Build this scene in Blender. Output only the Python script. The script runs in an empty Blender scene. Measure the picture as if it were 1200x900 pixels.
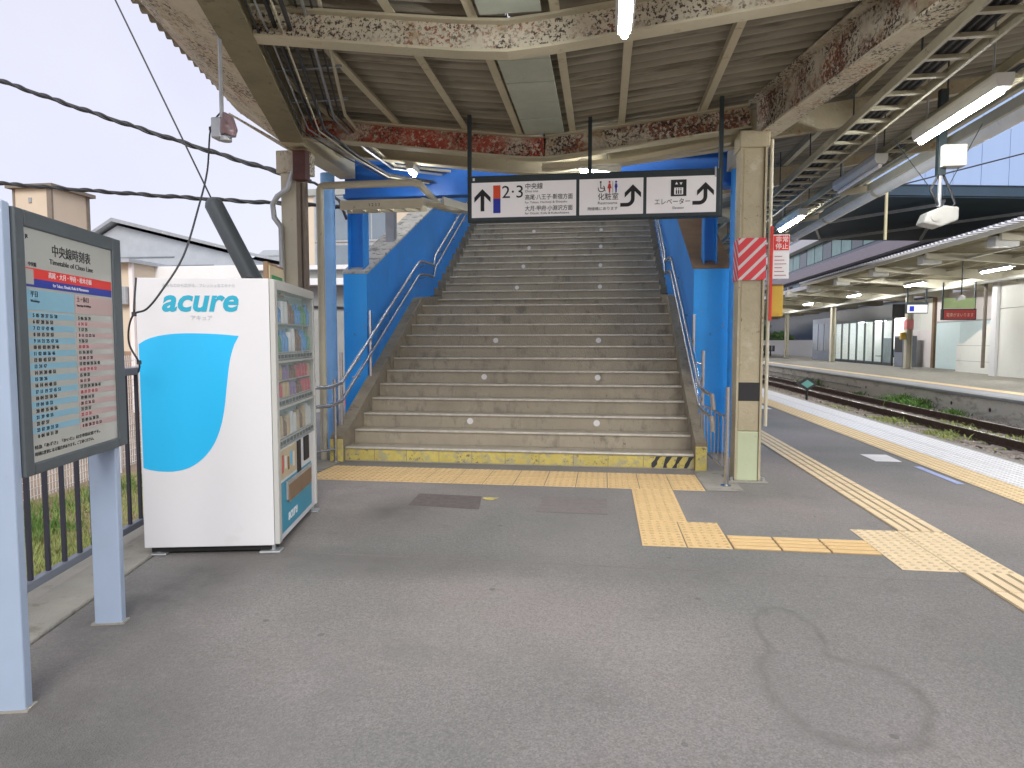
import bpy, math, random
from mathutils import Vector, Matrix, noise
R = math.radians
random.seed(7)
S = bpy.context.scene
COL = S.collection

# ---------------------------------------------------------------- camera, world, sun, exposure
cd = bpy.data.cameras.new('camera'); cam = bpy.data.objects.new('camera', cd); COL.objects.link(cam)
cam.location = (0, 0, 1.38); cam.rotation_euler = (R(90 - 3.691), 0, R(7.845))
cd.sensor_width = 36; cd.lens = 23.25; cd.clip_start = 0.05; cd.clip_end = 2000
S.camera = cam

SUN_EL, SUN_AZ = R(36), R(163)          # azimuth measured clockwise from +Y
w = bpy.data.worlds.new('World'); S.world = w; w.use_nodes = True
nt = w.node_tree; nt.nodes.clear()
out = nt.nodes.new('ShaderNodeOutputWorld'); bg = nt.nodes.new('ShaderNodeBackground')
sky = nt.nodes.new('ShaderNodeTexSky'); sky.sky_type = 'NISHITA'; sky.sun_disc = False
sky.sun_elevation = SUN_EL; sky.sun_rotation = SUN_AZ; sky.air_density = 1.0; sky.dust_density = 3.0
mixw = nt.nodes.new('ShaderNodeMixRGB'); mixw.inputs[0].default_value = 0.90
mixw.inputs[2].default_value = (3.75, 3.72, 4.35, 1)       # overcast cloud layer
wtc = nt.nodes.new('ShaderNodeTexCoord'); wn = nt.nodes.new('ShaderNodeTexNoise'); wn.inputs['Scale'].default_value = 2.2; wn.inputs['Detail'].default_value = 5
wr_ = nt.nodes.new('ShaderNodeValToRGB'); wr_.color_ramp.elements[0].position = .35; wr_.color_ramp.elements[1].position = .68
wr_.color_ramp.elements[0].color = (3.6, 3.57, 4.35, 1); wr_.color_ramp.elements[1].color = (4.05, 4.05, 4.4, 1)
nt.links.new(wtc.outputs['Generated'], wn.inputs['Vector']); nt.links.new(wn.outputs['Fac'], wr_.inputs[0]); nt.links.new(wr_.outputs[0], mixw.inputs[2])
nt.links.new(sky.outputs[0], mixw.inputs[1]); nt.links.new(mixw.outputs[0], bg.inputs[0])
bg.inputs[1].default_value = 0.09
nt.links.new(bg.outputs[0], out.inputs[0])
sd = bpy.data.lights.new('sun', 'SUN'); sd.energy = 1.0; sd.angle = R(32); sd.color = (1, .97, .92)
sun = bpy.data.objects.new('sun', sd); COL.objects.link(sun)
sv = Vector((math.sin(SUN_AZ) * math.cos(SUN_EL), math.cos(SUN_AZ) * math.cos(SUN_EL), math.sin(SUN_EL)))
sun.rotation_euler = sv.to_track_quat('Z', 'Y').to_euler()
S.view_settings.view_transform = 'Standard'; S.view_settings.look = 'None'
S.view_settings.exposure = 1.35; S.view_settings.gamma = 1

# ---------------------------------------------------------------- materials
M = {}
def mat(name, col, rough=.6, metal=0., var=.12, scale=3., bump=0., bscale=40., col2=None, spots=None, emit=0., stretch=None, coat=0.):
    """noise varied paint; spots = list of (colour, threshold, scale, softness) layers of worn patches"""
    m = bpy.data.materials.new(name); m.use_nodes = True; t = m.node_tree; N = t.nodes; L = t.links
    b = N['Principled BSDF']; b.inputs['Roughness'].default_value = rough; b.inputs['Metallic'].default_value = metal
    if coat: b.inputs['Coat Weight'].default_value = coat
    tc = N.new('ShaderNodeTexCoord'); src = tc.outputs['Object']
    if stretch:
        mp = N.new('ShaderNodeMapping'); mp.inputs['Scale'].default_value = stretch; L.new(src, mp.inputs[0]); src = mp.outputs[0]
    n = N.new('ShaderNodeTexNoise'); n.inputs['Scale'].default_value = scale; n.inputs['Detail'].default_value = 8; n.inputs['Roughness'].default_value = .65
    L.new(src, n.inputs['Vector'])
    r = N.new('ShaderNodeValToRGB'); r.color_ramp.elements[0].position = .3; r.color_ramp.elements[1].position = .7
    c2 = col2 or tuple(c * (1 - var) for c in col); c1 = col if col2 else tuple(min(1, c * (1 + var)) for c in col)
    r.color_ramp.elements[0].color = (*c2, 1); r.color_ramp.elements[1].color = (*c1, 1)
    L.new(n.outputs['Fac'], r.inputs[0]); cur = r.outputs[0]
    for k, sp in enumerate(spots or []):
        sc, th, ss, soft = sp[:4]
        n2 = N.new('ShaderNodeTexNoise'); n2.inputs['Scale'].default_value = ss; n2.inputs['Detail'].default_value = 6
        n2.inputs['Roughness'].default_value = .7
        mp2 = N.new('ShaderNodeMapping'); mp2.inputs['Location'].default_value = (k * 7.3, k * 3.1, k * 1.7); L.new(src, mp2.inputs[0]); L.new(mp2.outputs[0], n2.inputs['Vector'])
        r2 = N.new('ShaderNodeValToRGB'); r2.color_ramp.elements[0].position = th; r2.color_ramp.elements[1].position = min(1, th + soft)
        r2.color_ramp.elements[0].color = (0, 0, 0, 1); r2.color_ramp.elements[1].color = (1, 1, 1, 1)
        L.new(n2.outputs['Fac'], r2.inputs[0])
        fac = r2.outputs[0]
        if len(sp) > 4:
            n4 = N.new('ShaderNodeTexNoise'); n4.inputs['Scale'].default_value = sp[4]; n4.inputs['Detail'].default_value = 4
            mp4 = N.new('ShaderNodeMapping'); mp4.inputs['Location'].default_value = (k * 2.3 + 11, k, 0); L.new(src, mp4.inputs[0]); L.new(mp4.outputs[0], n4.inputs['Vector'])
            r4 = N.new('ShaderNodeValToRGB'); r4.color_ramp.elements[0].position = sp[5]; r4.color_ramp.elements[1].position = sp[5] + .12; L.new(n4.outputs['Fac'], r4.inputs[0])
            mm = N.new('ShaderNodeMath'); mm.operation = 'MULTIPLY'; L.new(fac, mm.inputs[0]); L.new(r4.outputs[0], mm.inputs[1]); fac = mm.outputs[0]
        mx = N.new('ShaderNodeMixRGB'); mx.inputs[2].default_value = (*sc, 1); L.new(fac, mx.inputs[0]); L.new(cur, mx.inputs[1]); cur = mx.outputs[0]
    L.new(cur, b.inputs['Base Color'])
    if bump:
        n3 = N.new('ShaderNodeTexNoise'); n3.inputs['Scale'].default_value = bscale; n3.inputs['Detail'].default_value = 5; L.new(src, n3.inputs['Vector'])
        bp = N.new('ShaderNodeBump'); bp.inputs['Strength'].default_value = bump; bp.inputs['Distance'].default_value = .02
        L.new(n3.outputs['Fac'], bp.inputs['Height']); L.new(bp.outputs[0], b.inputs['Normal'])
    if emit:
        b.inputs['Emission Color'].default_value = (*col, 1); b.inputs['Emission Strength'].default_value = emit
    M[name] = m; return m

CREAM = (.50, .46, .33)
mat('cream', CREAM, .6, var=.10, scale=2.5, bump=.15, spots=[((.30, .23, .12), .60, 5, .12), ((.16, .07, .03), .69, 22, .03)])
mat('cream_pale', (.52, .49, .38), .6, var=.08, bump=.1, spots=[((.25, .19, .11), .64, 9, .1), ((.14, .06, .03), .70, 25, .03)])
mat('peeled', (.56, .52, .41), .7, var=.12, scale=4, bump=.3, spots=[((.40, .33, .21), .55, 6, .1), ((.24, .10, .06), .53, 34, .02, 2.2, .50), ((.06, .05, .04), .53, 40, .02, 3.0, .42)])
mat('peeled_heavy', (.54, .50, .40), .75, var=.15, scale=4, bump=.4, spots=[((.40, .31, .2), .52, 6, .1), ((.24, .09, .055), .47, 30, .02, 2.4, .42), ((.05, .04, .035), .51, 40, .02, 3.4, .42)])
mat('peeled_red', (.55, .50, .40), .75, var=.15, scale=4, bump=.4, spots=[((.36, .065, .04), .43, 20, .03, 1.6, .38), ((.42, .2, .14), .5, 30, .02, 3, .5), ((.05, .035, .03), .52, 40, .02, 3.2, .46)])
mat('olive', (.22, .195, .12), .8, var=.2, scale=3, spots=[((.12, .10, .06), .58, 8, .1)])
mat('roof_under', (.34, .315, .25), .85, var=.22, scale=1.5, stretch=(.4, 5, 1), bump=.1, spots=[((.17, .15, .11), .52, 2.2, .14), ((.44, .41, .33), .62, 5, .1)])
mat('green_panel', (.40, .44, .37), .7, var=.12, scale=3, spots=[((.13, .30, .28), .66, 7, .04), ((.05, .05, .045), .70, 14, .02)])
mat('blue', (.025, .27, .78), .42, var=.10, scale=1.6, bump=.1, bscale=12, spots=[((.05, .35, .80), .58, 3, .12), ((.02, .18, .50), .58, 1.3, .2), ((.14, .12, .12), .64, 26, .02, 2.5, .52), ((.30, .30, .30), .66, 14, .03, 3, .55)])
mat('blue_face', (.03, .37, .95), .45, var=.08, scale=1.2, bump=.08, spots=[((.02, .28, .78), .60, 2, .15), ((.30, .18, .18), .60, 20, .02, 2.5, .52), ((.05, .15, .35), .63, 9, .04, 2, .5)])  # lighter copy of the blue: light on the end faces put into colour
mat('blue_dark', (.012, .12, .46), .5, var=.15, scale=2, spots=[((.02, .06, .18), .6, 4, .1)])
mat('blue_pale', (.22, .46, .85), .45, var=.08, scale=2, spots=[((.08, .28, .68), .60, 4, .1)])
mat('steel', (.55, .55, .56), .25, 1., var=.08, scale=6)
mat('nosing', (.60, .57, .50), .45, .3, var=.2, scale=12)
mat('galv', (.42, .44, .45), .45, .6, var=.12, scale=8)
mat('dark_metal', (.035, .05, .055), .5, .3, var=.2)
mat('black', (.012, .012, .013), .5, var=.2)
mat('rubber', (.03, .032, .036), .6, var=.3, bump=.2)
mat('concrete', (.30, .285, .245), .9, var=.14, scale=3, bump=.3, bscale=60, spots=[((.20, .185, .15), .56, 5, .1), ((.11, .10, .085), .66, 9, .08)])
mat('stair_conc', (.39, .345, .265), .88, var=.16, scale=2.5, bump=.3, bscale=70, stretch=(1, 1, .5), spots=[((.25, .225, .18), .52, 5, .14), ((.44, .42, .36), .64, 14, .06), ((.13, .12, .10), .63, 30, .05, 2, .5)])
mat('stringer', (.25, .215, .155), .88, var=.2, scale=5, bump=.4, bscale=40, spots=[((.15, .13, .10), .56, 6, .1)])
mat('retaining', (.70, .66, .54), .92, var=.12, scale=1.2, bump=.3, stretch=(1, .5, 1.5), spots=[((.50, .46, .37), .54, 1.8, .1), ((.25, .22, .18), .58, 5, .08, 1, .46)])
mat('cap_pale', (.50, .49, .45), .9, var=.15, scale=5, bump=.8, bscale=12, spots=[((.22, .21, .19), .54, 7, .05), ((.62, .61, .58), .60, 12, .05)])
mat('yellow_paint', (.58, .48, .13), .65, var=.15, scale=6, spots=[((.42, .38, .22), .50, 9, .1), ((.2, .17, .1), .56, 26, .04, 3, .42)])
mat('tactile', (.71, .50, .24), .75, var=.10, scale=3, bump=.1, spots=[((.55, .43, .24), .54, 6, .15), ((.35, .29, .2), .64, 25, .06, 2, .48)])
mat('tactile_pale', (.75, .60, .38), .75, var=.08, scale=3, bump=.1, spots=[((.62, .53, .37), .56, 5, .14), ((.4, .35, .26), .64, 25, .06, 2, .5)])
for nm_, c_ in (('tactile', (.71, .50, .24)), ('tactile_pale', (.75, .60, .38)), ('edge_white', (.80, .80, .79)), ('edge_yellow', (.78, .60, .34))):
    mat(nm_ + '_base', tuple(v * .50 for v in c_), .85, var=.2, scale=6); mat(nm_ + '_dot', tuple(v * .70 for v in c_), .8, var=.12, scale=9)  # base darkened: groove dirt, plus relief shading put into the colour
mat('edge_white', (.80, .80, .79), .75, var=.08, scale=4, spots=[((.58, .58, .57), .56, 6, .12)])
mat('edge_grey', (.36, .37, .40), .8, var=.15, scale=5)
mat('edge_yellow', (.78, .60, .34), .75, var=.10, scale=4, spots=[((.62, .5, .33), .56, 6, .12)])
mat('paint_white', (.72, .71, .70), .7, var=.08, spots=[((.35, .34, .33), .62, 14, .06)])
mat('paint_blue', (.36, .42, .66), .7, var=.1)
mat('vm_white', (.66, .66, .67), .36, var=.02, scale=.8, coat=.2, spots=[((.50, .49, .46), .60, 3, .2, .8, .52), ((.38, .36, .33), .68, 40, .02, 2.5, .56)])
mat('vm_trim', (.46, .46, .43), .35, var=.03)
mat('cyan', (.02, .44, .78), .35, var=.03, scale=.6)
mat('cyan_letter', (.02, .35, .50), .4, var=.03)
mat('cyan_dark', (.02, .27, .40), .35, var=.05)
mat('letter_grey', (.45, .47, .50), .5)
mat('white', (.78, .78, .78), .5, var=.03)
mat('sign_white', (.78, .76, .76), .45, var=.03, emit=.06)  # slight glow added to brighten the sign panels
mat('poster', (.42, .43, .39), .25, var=.03, coat=.5)
mat('row_blue', (.20, .40, .50), .4, var=.05); mat('row_pink', (.46, .33, .31), .4, var=.05)
mat('red', (.62, .03, .02), .5, var=.06); mat('navy', (.01, .03, .28), .5, var=.06)
mat('orange_red', (.75, .08, .02), .5, var=.04); mat('sign_blue', (.01, .03, .38), .5, var=.04)
mat('ink', (.012, .012, .014), .6, var=.05); mat('ink_red', (.35, .03, .05), .6); mat('dark_red', (.22, .015, .015), .5, var=.1)
mat('gutter_paint', (.74, .73, .68), .5, var=.08, scale=3, spots=[((.5, .48, .42), .62, 4, .1)])
mat('screen_red', (.34, .02, .025), .4, var=.15, scale=6)
mat('panel_lime', (.40, .52, .25), .5, var=.1)
mat('lamp_far', (1, 1, 1), .4, emit=150.0, var=0)
mat('rib_grey', (.25, .27, .29), .6, var=.1)
mat('taupe', (.21, .175, .14), .75, var=.15, scale=5)
mat('tray', (.30, .28, .20), .7, var=.12, scale=5, spots=[((.13, .11, .08), .6, 12, .08)])
mat('brown_red', (.09, .035, .03), .7, var=.25, scale=9)
mat('board_grey', (.07, .085, .092), .5, var=.12, scale=4)
mat('post_grey', (.34, .42, .54), .42, var=.05, scale=3, spots=[((.28, .36, .46), .62, 4, .15)])
mat('fence_grey', (.19, .21, .25), .5, .2, var=.12)
mat('fence_dark', (.035, .035, .05), .5, .2, var=.12)
mat('lamp', (1, 1, 1), .4, emit=60.0, var=0)
mat('added_lamp_soft', (1, 1, 1), .4, emit=14.0, var=0)  # weaker emission for the added stair lamps
mat('lamp_body', (.52, .52, .48), .5, var=.08, scale=5)
mat('column_tan', (.40, .35, .235), .65, var=.12, scale=2.5, bump=.2, spots=[((.50, .46, .34), .56, 4, .1), ((.30, .19, .08), .62, 9, .06), ((.10, .06, .04), .62, 30, .02, 3, .5)])
mat('yellow_box', (.55, .36, .04), .5, var=.1, spots=[((.4, .25, .05), .6, 10, .1)])
mat('green_base', (.45, .50, .33), .6, var=.08, scale=3, spots=[((.3, .25, .15), .66, 12, .05)])
mat('white_mesh', (.8, .8, .8), .5)
mat('dirt', (.30, .22, .15), .95, var=.25, scale=1.2, bump=.5, spots=[((.42, .36, .28), .6, 2, .1)])
mat('grass', (.26, .30, .10), .9, var=.35, scale=3)
mat('weed', (.10, .20, .04), .8, var=.35, scale=9)
mat('stone', (.30, .265, .23), .95, var=.45, scale=2.5, bump=.4)
mat('ballast', (.22, .20, .175), .95, var=.35, scale=14, bump=.8, bscale=30)
mat('sleeper', (.22, .19, .16), .9, var=.25, scale=4)
mat('rail_rust', (.11, .065, .045), .8, .2, var=.3, scale=8); mat('rail_top', (.45, .43, .42), .25, 1., var=.1)
mat('wall_cream', (.62, .52, .40), .9, var=.05, scale=.7); mat('wall_pale', (.80, .80, .74), .85, var=.04, scale=.6, spots=[((.66, .66, .60), .62, 1, .1)])
mat('wall_pink', (.82, .76, .74), .8, var=.03); mat('wall_cyan', (.70, .84, .84), .6, var=.03)
mat('metal_roof', (.42, .45, .48), .5, .2, var=.08); mat('grey_wall', (.33, .34, .32), .9, var=.12)
mat('brown_wall', (.28, .19, .13), .9, var=.2); mat('window_glass', (.20, .24, .28), .12, .0, var=.15, scale=.8)
mat('dark_glass', (.02, .05, .07), .1, var=.3); mat('green_glass', (.12, .30, .27), .15, var=.25, scale=.5)
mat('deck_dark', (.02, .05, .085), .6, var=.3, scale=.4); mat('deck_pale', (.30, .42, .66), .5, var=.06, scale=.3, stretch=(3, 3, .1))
mat('post_tan', (.60, .55, .34), .6)
mat('band_pink', (.36, .33, .38), .6, var=.06); mat('band_white', (.75, .76, .8), .5, var=.03); mat('glass_navy', (.04, .06, .12), .2, var=.3, scale=.3)
mat('leaf', (.06, .12, .03), .8, var=.5, scale=4); mat('bark', (.15, .11, .08), .9, var=.3)
mat('hose', (.55, .50, .38), .6, var=.1); mat('brown_strip', (.22, .14, .08), .7, var=.2)
mat('bottle_green', (.06, .25, .10), .2); mat('bottle_blue', (.05, .25, .55), .2); mat('bottle_brown', (.16, .07, .03), .2)
mat('can_red', (.5, .05, .08), .3); mat('can_tan', (.50, .36, .18), .3); mat('can_white', (.65, .66, .66), .3); mat('can_violet', (.20, .12, .28), .3)
mat('vm_inside', (.16, .24, .24), .5, var=.1, emit=.06)
mat('vm_tan', (.50, .42, .28), .5)
mat('patch_dark', (.13, .11, .105), .9, var=.2, scale=18, bump=.5, bscale=90)
mat('patch_mid', (.19, .168, .16), .9, var=.15, scale=18, bump=.4, bscale=90)

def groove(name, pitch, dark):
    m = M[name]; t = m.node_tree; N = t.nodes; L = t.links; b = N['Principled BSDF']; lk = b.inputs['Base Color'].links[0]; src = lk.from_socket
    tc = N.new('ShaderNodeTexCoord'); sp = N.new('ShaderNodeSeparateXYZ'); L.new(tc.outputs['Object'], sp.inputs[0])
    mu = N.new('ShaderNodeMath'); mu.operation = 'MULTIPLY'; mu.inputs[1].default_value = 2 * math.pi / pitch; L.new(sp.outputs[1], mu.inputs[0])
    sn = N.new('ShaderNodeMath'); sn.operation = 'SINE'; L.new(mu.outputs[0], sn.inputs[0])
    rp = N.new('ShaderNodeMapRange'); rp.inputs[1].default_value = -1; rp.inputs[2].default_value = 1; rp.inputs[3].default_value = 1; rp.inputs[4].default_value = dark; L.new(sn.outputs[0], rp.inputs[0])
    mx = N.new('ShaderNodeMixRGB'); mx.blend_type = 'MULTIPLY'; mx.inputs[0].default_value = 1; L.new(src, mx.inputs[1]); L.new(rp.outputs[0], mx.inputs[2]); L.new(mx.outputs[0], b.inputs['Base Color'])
groove('roof_under', .15, .55)  # valley dirt lines, with corrugation shading put into the colour
def glass(name, col=(.8, .9, .9), alpha=.35, rough=.05):
    m = bpy.data.materials.new(name); m.use_nodes = True; b = m.node_tree.nodes['Principled BSDF']
    b.inputs['Base Color'].default_value = (*col, 1); b.inputs['Roughness'].default_value = rough; b.inputs['Alpha'].default_value = alpha
    M[name] = m
glass('glass', (.55, .70, .72), .30); glass('vm_glass', (.5, .6, .6), .18); glass('dome', (.25, .15, .15), .75)

def hazard(name, c1, c2, ax, freq, duty=.5):
    m = bpy.data.materials.new(name); m.use_nodes = True; t = m.node_tree; N = t.nodes; L = t.links; b = N['Principled BSDF']
    tc = N.new('ShaderNodeTexCoord'); d = N.new('ShaderNodeVectorMath'); d.operation = 'DOT_PRODUCT'; d.inputs[1].default_value = ax; L.new(tc.outputs['Object'], d.inputs[0])
    mu = N.new('ShaderNodeMath'); mu.operation = 'MULTIPLY'; mu.inputs[1].default_value = freq; L.new(d.outputs['Value'], mu.inputs[0])
    fr = N.new('ShaderNodeMath'); fr.operation = 'FRACT'; L.new(mu.outputs[0], fr.inputs[0])
    gt = N.new('ShaderNodeMath'); gt.operation = 'GREATER_THAN'; gt.inputs[1].default_value = duty; L.new(fr.outputs[0], gt.inputs[0])
    mx = N.new('ShaderNodeMixRGB'); mx.inputs[1].default_value = (*c1, 1); mx.inputs[2].default_value = (*c2, 1); L.new(gt.outputs[0], mx.inputs[0])
    L.new(mx.outputs[0], b.inputs['Base Color']); b.inputs['Roughness'].default_value = .5; M[name] = m
hazard('stripe_red', (.62, .04, .05), (.60, .56, .56), (1, 1, -1), 8.2, .68)

def asphalt():
    m = bpy.data.materials.new('asphalt'); m.use_nodes = True; t = m.node_tree; N = t.nodes; L = t.links; b = N['Principled BSDF']
    tc = N.new('ShaderNodeTexCoord'); o = tc.outputs['Object']
    def nz(sc, det=6, ro=.6, off=0):
        mp = N.new('ShaderNodeMapping'); mp.inputs['Location'].default_value = (off, off * 2, 0); L.new(o, mp.inputs[0])
        n = N.new('ShaderNodeTexNoise'); n.inputs['Scale'].default_value = sc; n.inputs['Detail'].default_value = det; n.inputs['Roughness'].default_value = ro
        L.new(mp.outputs[0], n.inputs['Vector']); return n
    def ramp(src, p0, c0, p1, c1):
        r = N.new('ShaderNodeValToRGB'); r.color_ramp.elements[0].position = p0; r.color_ramp.elements[1].position = p1
        r.color_ramp.elements[0].color = (*c0, 1); r.color_ramp.elements[1].color = (*c1, 1); L.new(src, r.inputs[0]); return r.outputs[0]
    def mix(mode, f, a, c):
        x = N.new('ShaderNodeMixRGB'); x.blend_type = mode
        if isinstance(f, float): x.inputs[0].default_value = f
        else: L.new(f, x.inputs[0])
        L.new(a, x.inputs[1])
        if isinstance(c, tuple): x.inputs[2].default_value = (*c, 1)
        else: L.new(c, x.inputs[2])
        return x.outputs[0]
    big = ramp(nz(.55).outputs['Fac'], .35, (.218, .216, .204), .65, (.275, .256, .248))
    pink = ramp(nz(.8, 4, .5, 5).outputs['Fac'], .50, (0, 0, 0), .70, (.35, .35, .35))
    c = mix('MIX', pink, big, (.27, .225, .22))
    st = ramp(nz(2.3, 8, .75, 9).outputs['Fac'], .56, (0, 0, 0), .75, (.55, .55, .55))
    c = mix('MIX', st, c, (.16, .152, .143))
    vo = N.new('ShaderNodeTexVoronoi'); vo.inputs['Scale'].default_value = 150; L.new(o, vo.inputs['Vector'])
    c = mix('MULTIPLY', .9, c, ramp(nz(.33, 3, .5, 21).outputs['Fac'], .38, (.74, .77, .76), .62, (1.12, 1.07, 1.06)))
    agg = ramp(vo.outputs['Color'], .05, (.72, .72, .71), .95, (1.22, 1.22, 1.20))
    c = mix('MULTIPLY', .85, c, agg)
    fine = ramp(nz(38, 5, .8, 2).outputs['Fac'], .3, (.80, .80, .80), .72, (1.15, 1.15, 1.15))
    c = mix('MULTIPLY', .8, c, fine)
    # dried puddle outline: union of two discs, edge warped by noise
    nn = nz(3.4, 3, .55, 3); 
    ds = []
    sep = N.new('ShaderNodeSeparateXYZ'); L.new(o, sep.inputs[0])
    def mth(op, a, bb=None):
        x = N.new('ShaderNodeMath'); x.operation = op
        for i, v in enumerate((a, bb)):
            if v is None: continue
            if isinstance(v, (int, float)): x.inputs[i].default_value = v
            else: L.new(v, x.inputs[i])
        return x.outputs[0]
    for cx, cy, rx, ry in ((.88, 3.20, .15, .27), (.93, 2.66, .30, .34)):
        a_ = mth('DIVIDE', mth('SUBTRACT', sep.outputs[0], cx), rx); b_ = mth('DIVIDE', mth('SUBTRACT', sep.outputs[1], cy), ry)
        ds.append(mth('MULTIPLY', mth('SUBTRACT', mth('SQRT', mth('ADD', mth('MULTIPLY', a_, a_), mth('MULTIPLY', b_, b_))), 1.0), .25))
    sm = N.new('ShaderNodeMath'); sm.operation = 'SMOOTH_MIN'; L.new(ds[0], sm.inputs[0]); L.new(ds[1], sm.inputs[1]); sm.inputs[2].default_value = .11
    dd = mth('ADD', sm.outputs[0], mth('MULTIPLY', mth('SUBTRACT', nn.outputs['Fac'], .5), .20))
    ab = mth('ABSOLUTE', dd)
    ring = mth('MULTIPLY', mth('SUBTRACT', 1.0, mth('MINIMUM', mth('DIVIDE', ab, .040), 1.0)), nz(9, 3, .6, 8).outputs['Fac'])
    c = mix('MIX', mth('MULTIPLY', ring, .80), c, (.10, .095, .085))
    ins = mth('MULTIPLY', mth('LESS_THAN', dd, 0.0), .12)
    c = mix('MIX', ins, c, (.17, .165, .158))
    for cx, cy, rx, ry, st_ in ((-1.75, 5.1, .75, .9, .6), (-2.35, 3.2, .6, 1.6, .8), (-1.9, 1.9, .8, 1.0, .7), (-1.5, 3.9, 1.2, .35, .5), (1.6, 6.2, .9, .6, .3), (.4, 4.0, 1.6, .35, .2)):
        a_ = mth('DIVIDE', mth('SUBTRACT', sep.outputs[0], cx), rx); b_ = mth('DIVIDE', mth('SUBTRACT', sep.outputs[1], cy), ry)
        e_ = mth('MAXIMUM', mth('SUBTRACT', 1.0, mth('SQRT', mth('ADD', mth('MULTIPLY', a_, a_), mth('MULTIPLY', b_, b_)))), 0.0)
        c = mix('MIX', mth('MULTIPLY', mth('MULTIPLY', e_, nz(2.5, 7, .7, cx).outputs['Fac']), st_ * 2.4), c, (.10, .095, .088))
    v2 = N.new('ShaderNodeTexVoronoi'); v2.inputs['Scale'].default_value = 2.6; L.new(o, v2.inputs['Vector'])
    gum = mth('MULTIPLY', mth('LESS_THAN', v2.outputs['Distance'], .045), .55)
    c = mix('MIX', gum, c, (.09, .085, .08))
    worn = ramp(nz(.9, 7, .7, 14).outputs['Fac'], .55, (0, 0, 0), .68, (.6, .6, .6))
    c = mix('MIX', worn, c, (.185, .178, .168))
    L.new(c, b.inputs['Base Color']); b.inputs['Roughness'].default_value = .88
    bp = N.new('ShaderNodeBump'); bp.inputs['Strength'].default_value = .5; bp.inputs['Distance'].default_value = .006
    L.new(vo.outputs['Distance'], bp.inputs['Height']); L.new(bp.outputs[0], b.inputs['Normal'])
    M['asphalt'] = m
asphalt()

# ---------------------------------------------------------------- mesh helpers
class MB:
    def __init__(s): s.v = []; s.f = []
    def add(s, vs, fs):
        n = len(s.v); s.v += [tuple(v) for v in vs]; s.f += [tuple(i + n for i in f) for f in fs]; return s
    def box(s, x0, x1, y0, y1, z0, z1):
        return s.add([(x0,y0,z0),(x1,y0,z0),(x1,y1,z0),(x0,y1,z0),(x0,y0,z1),(x1,y0,z1),(x1,y1,z1),(x0,y1,z1)],
              [(0,3,2,1),(4,5,6,7),(0,1,5,4),(1,2,6,5),(2,3,7,6),(3,0,4,7)])
    def tube(s, pts, r, n=8, cap=True, rs=None):
        pts = [Vector(p) for p in pts]; m = len(pts); base = len(s.v); up = Vector((0, 0, 1)); prev = None
        for i, p in enumerate(pts):
            d = ((pts[min(i+1, m-1)] - pts[i]).normalized() + (pts[i] - pts[max(i-1, 0)]).normalized())
            if d.length < 1e-6: d = pts[min(i+1, m-1)] - pts[max(i-1, 0)]
            d.normalize()
            if prev is None:
                a = d.cross(up) if abs(d.z) < .95 else d.cross(Vector((1, 0, 0)))
            else: a = prev - d * prev.dot(d)
            a.normalize(); prev = a; b = d.cross(a)
            rr = rs[i] if rs else r
            for k in range(n):
                t = 2 * math.pi * k / n; s.v.append(tuple(p + (a * math.cos(t) + b * math.sin(t)) * rr))
        for i in range(m - 1):
            for k in range(n):
                s.f.append((base + i*n + k, base + i*n + (k+1) % n, base + (i+1)*n + (k+1) % n, base + (i+1)*n + k))
        if cap:
            s.f.append(tuple(base + k for k in range(n))[::-1]); s.f.append(tuple(base + (m-1)*n + k for k in range(n)))
        return s
    def sweep(s, pts, wd, h, off=0., side_off=0.):
        """rectangle wd x h (bottom at off) swept along a path"""
        pts = [Vector(p) for p in pts]; m = len(pts); base = len(s.v)
        for i, p in enumerate(pts):
            d0 = (pts[i] - pts[i-1]).normalized() if i else (pts[1] - pts[0]).normalized()
            d1 = (pts[i+1] - pts[i]).normalized() if i < m-1 else d0
            d = (d0 + d1).normalized(); sd_ = d.cross(Vector((0, 0, 1))).normalized(); u = sd_.cross(d)
            for a, b in ((-wd/2, off), (wd/2, off), (wd/2, off+h), (-wd/2, off+h)): s.v.append(tuple(p + sd_ * (a + side_off) + u * b))
        for i in range(m - 1):
            for k in range(4): s.f.append((base+i*4+k, base+i*4+(k+1)%4, base+(i+1)*4+(k+1)%4, base+(i+1)*4+k))
        s.f.append((base+3, base+2, base+1, base)); s.f.append(tuple(base+(m-1)*4+k for k in range(4)))
        return s
    def prism(s, poly, axis, a0, a1):
        """poly: 2-D outline; axis 'x': (y,z), 'y': (x,z), 'z': (x,y)"""
        def P(p, a): return (a, p[0], p[1]) if axis == 'x' else (p[0], a, p[1]) if axis == 'y' else (p[0], p[1], a)
        n = len(poly); base = len(s.v); s.v += [P(p, a0) for p in poly] + [P(p, a1) for p in poly]
        s.f.append(tuple(base + i for i in range(n))); s.f.append(tuple(base + n + i for i in range(n))[::-1])
        for i in range(n): s.f.append((base+i, base+n+i, base+n+(i+1)%n, base+(i+1)%n))
        return s
    def xf(s, mt):
        s.v = [tuple(mt @ Vector(v)) for v in s.v]; return s
    def mesh(s, name, m):
        me = bpy.data.meshes.new(name); me.from_pydata(s.v, [], s.f); me.validate(); me.update()
        import bmesh
        b = bmesh.new(); b.from_mesh(me); bmesh.ops.recalc_face_normals(b, faces=b.faces); b.to_mesh(me); b.free()
        me.materials.append(M[m]); return me
    def build(s, name, m, parent=None, smooth=False, bevel=0., loc=None):
        me = s.mesh(name, m); return link(name, me, parent, smooth, bevel, loc)
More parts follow.
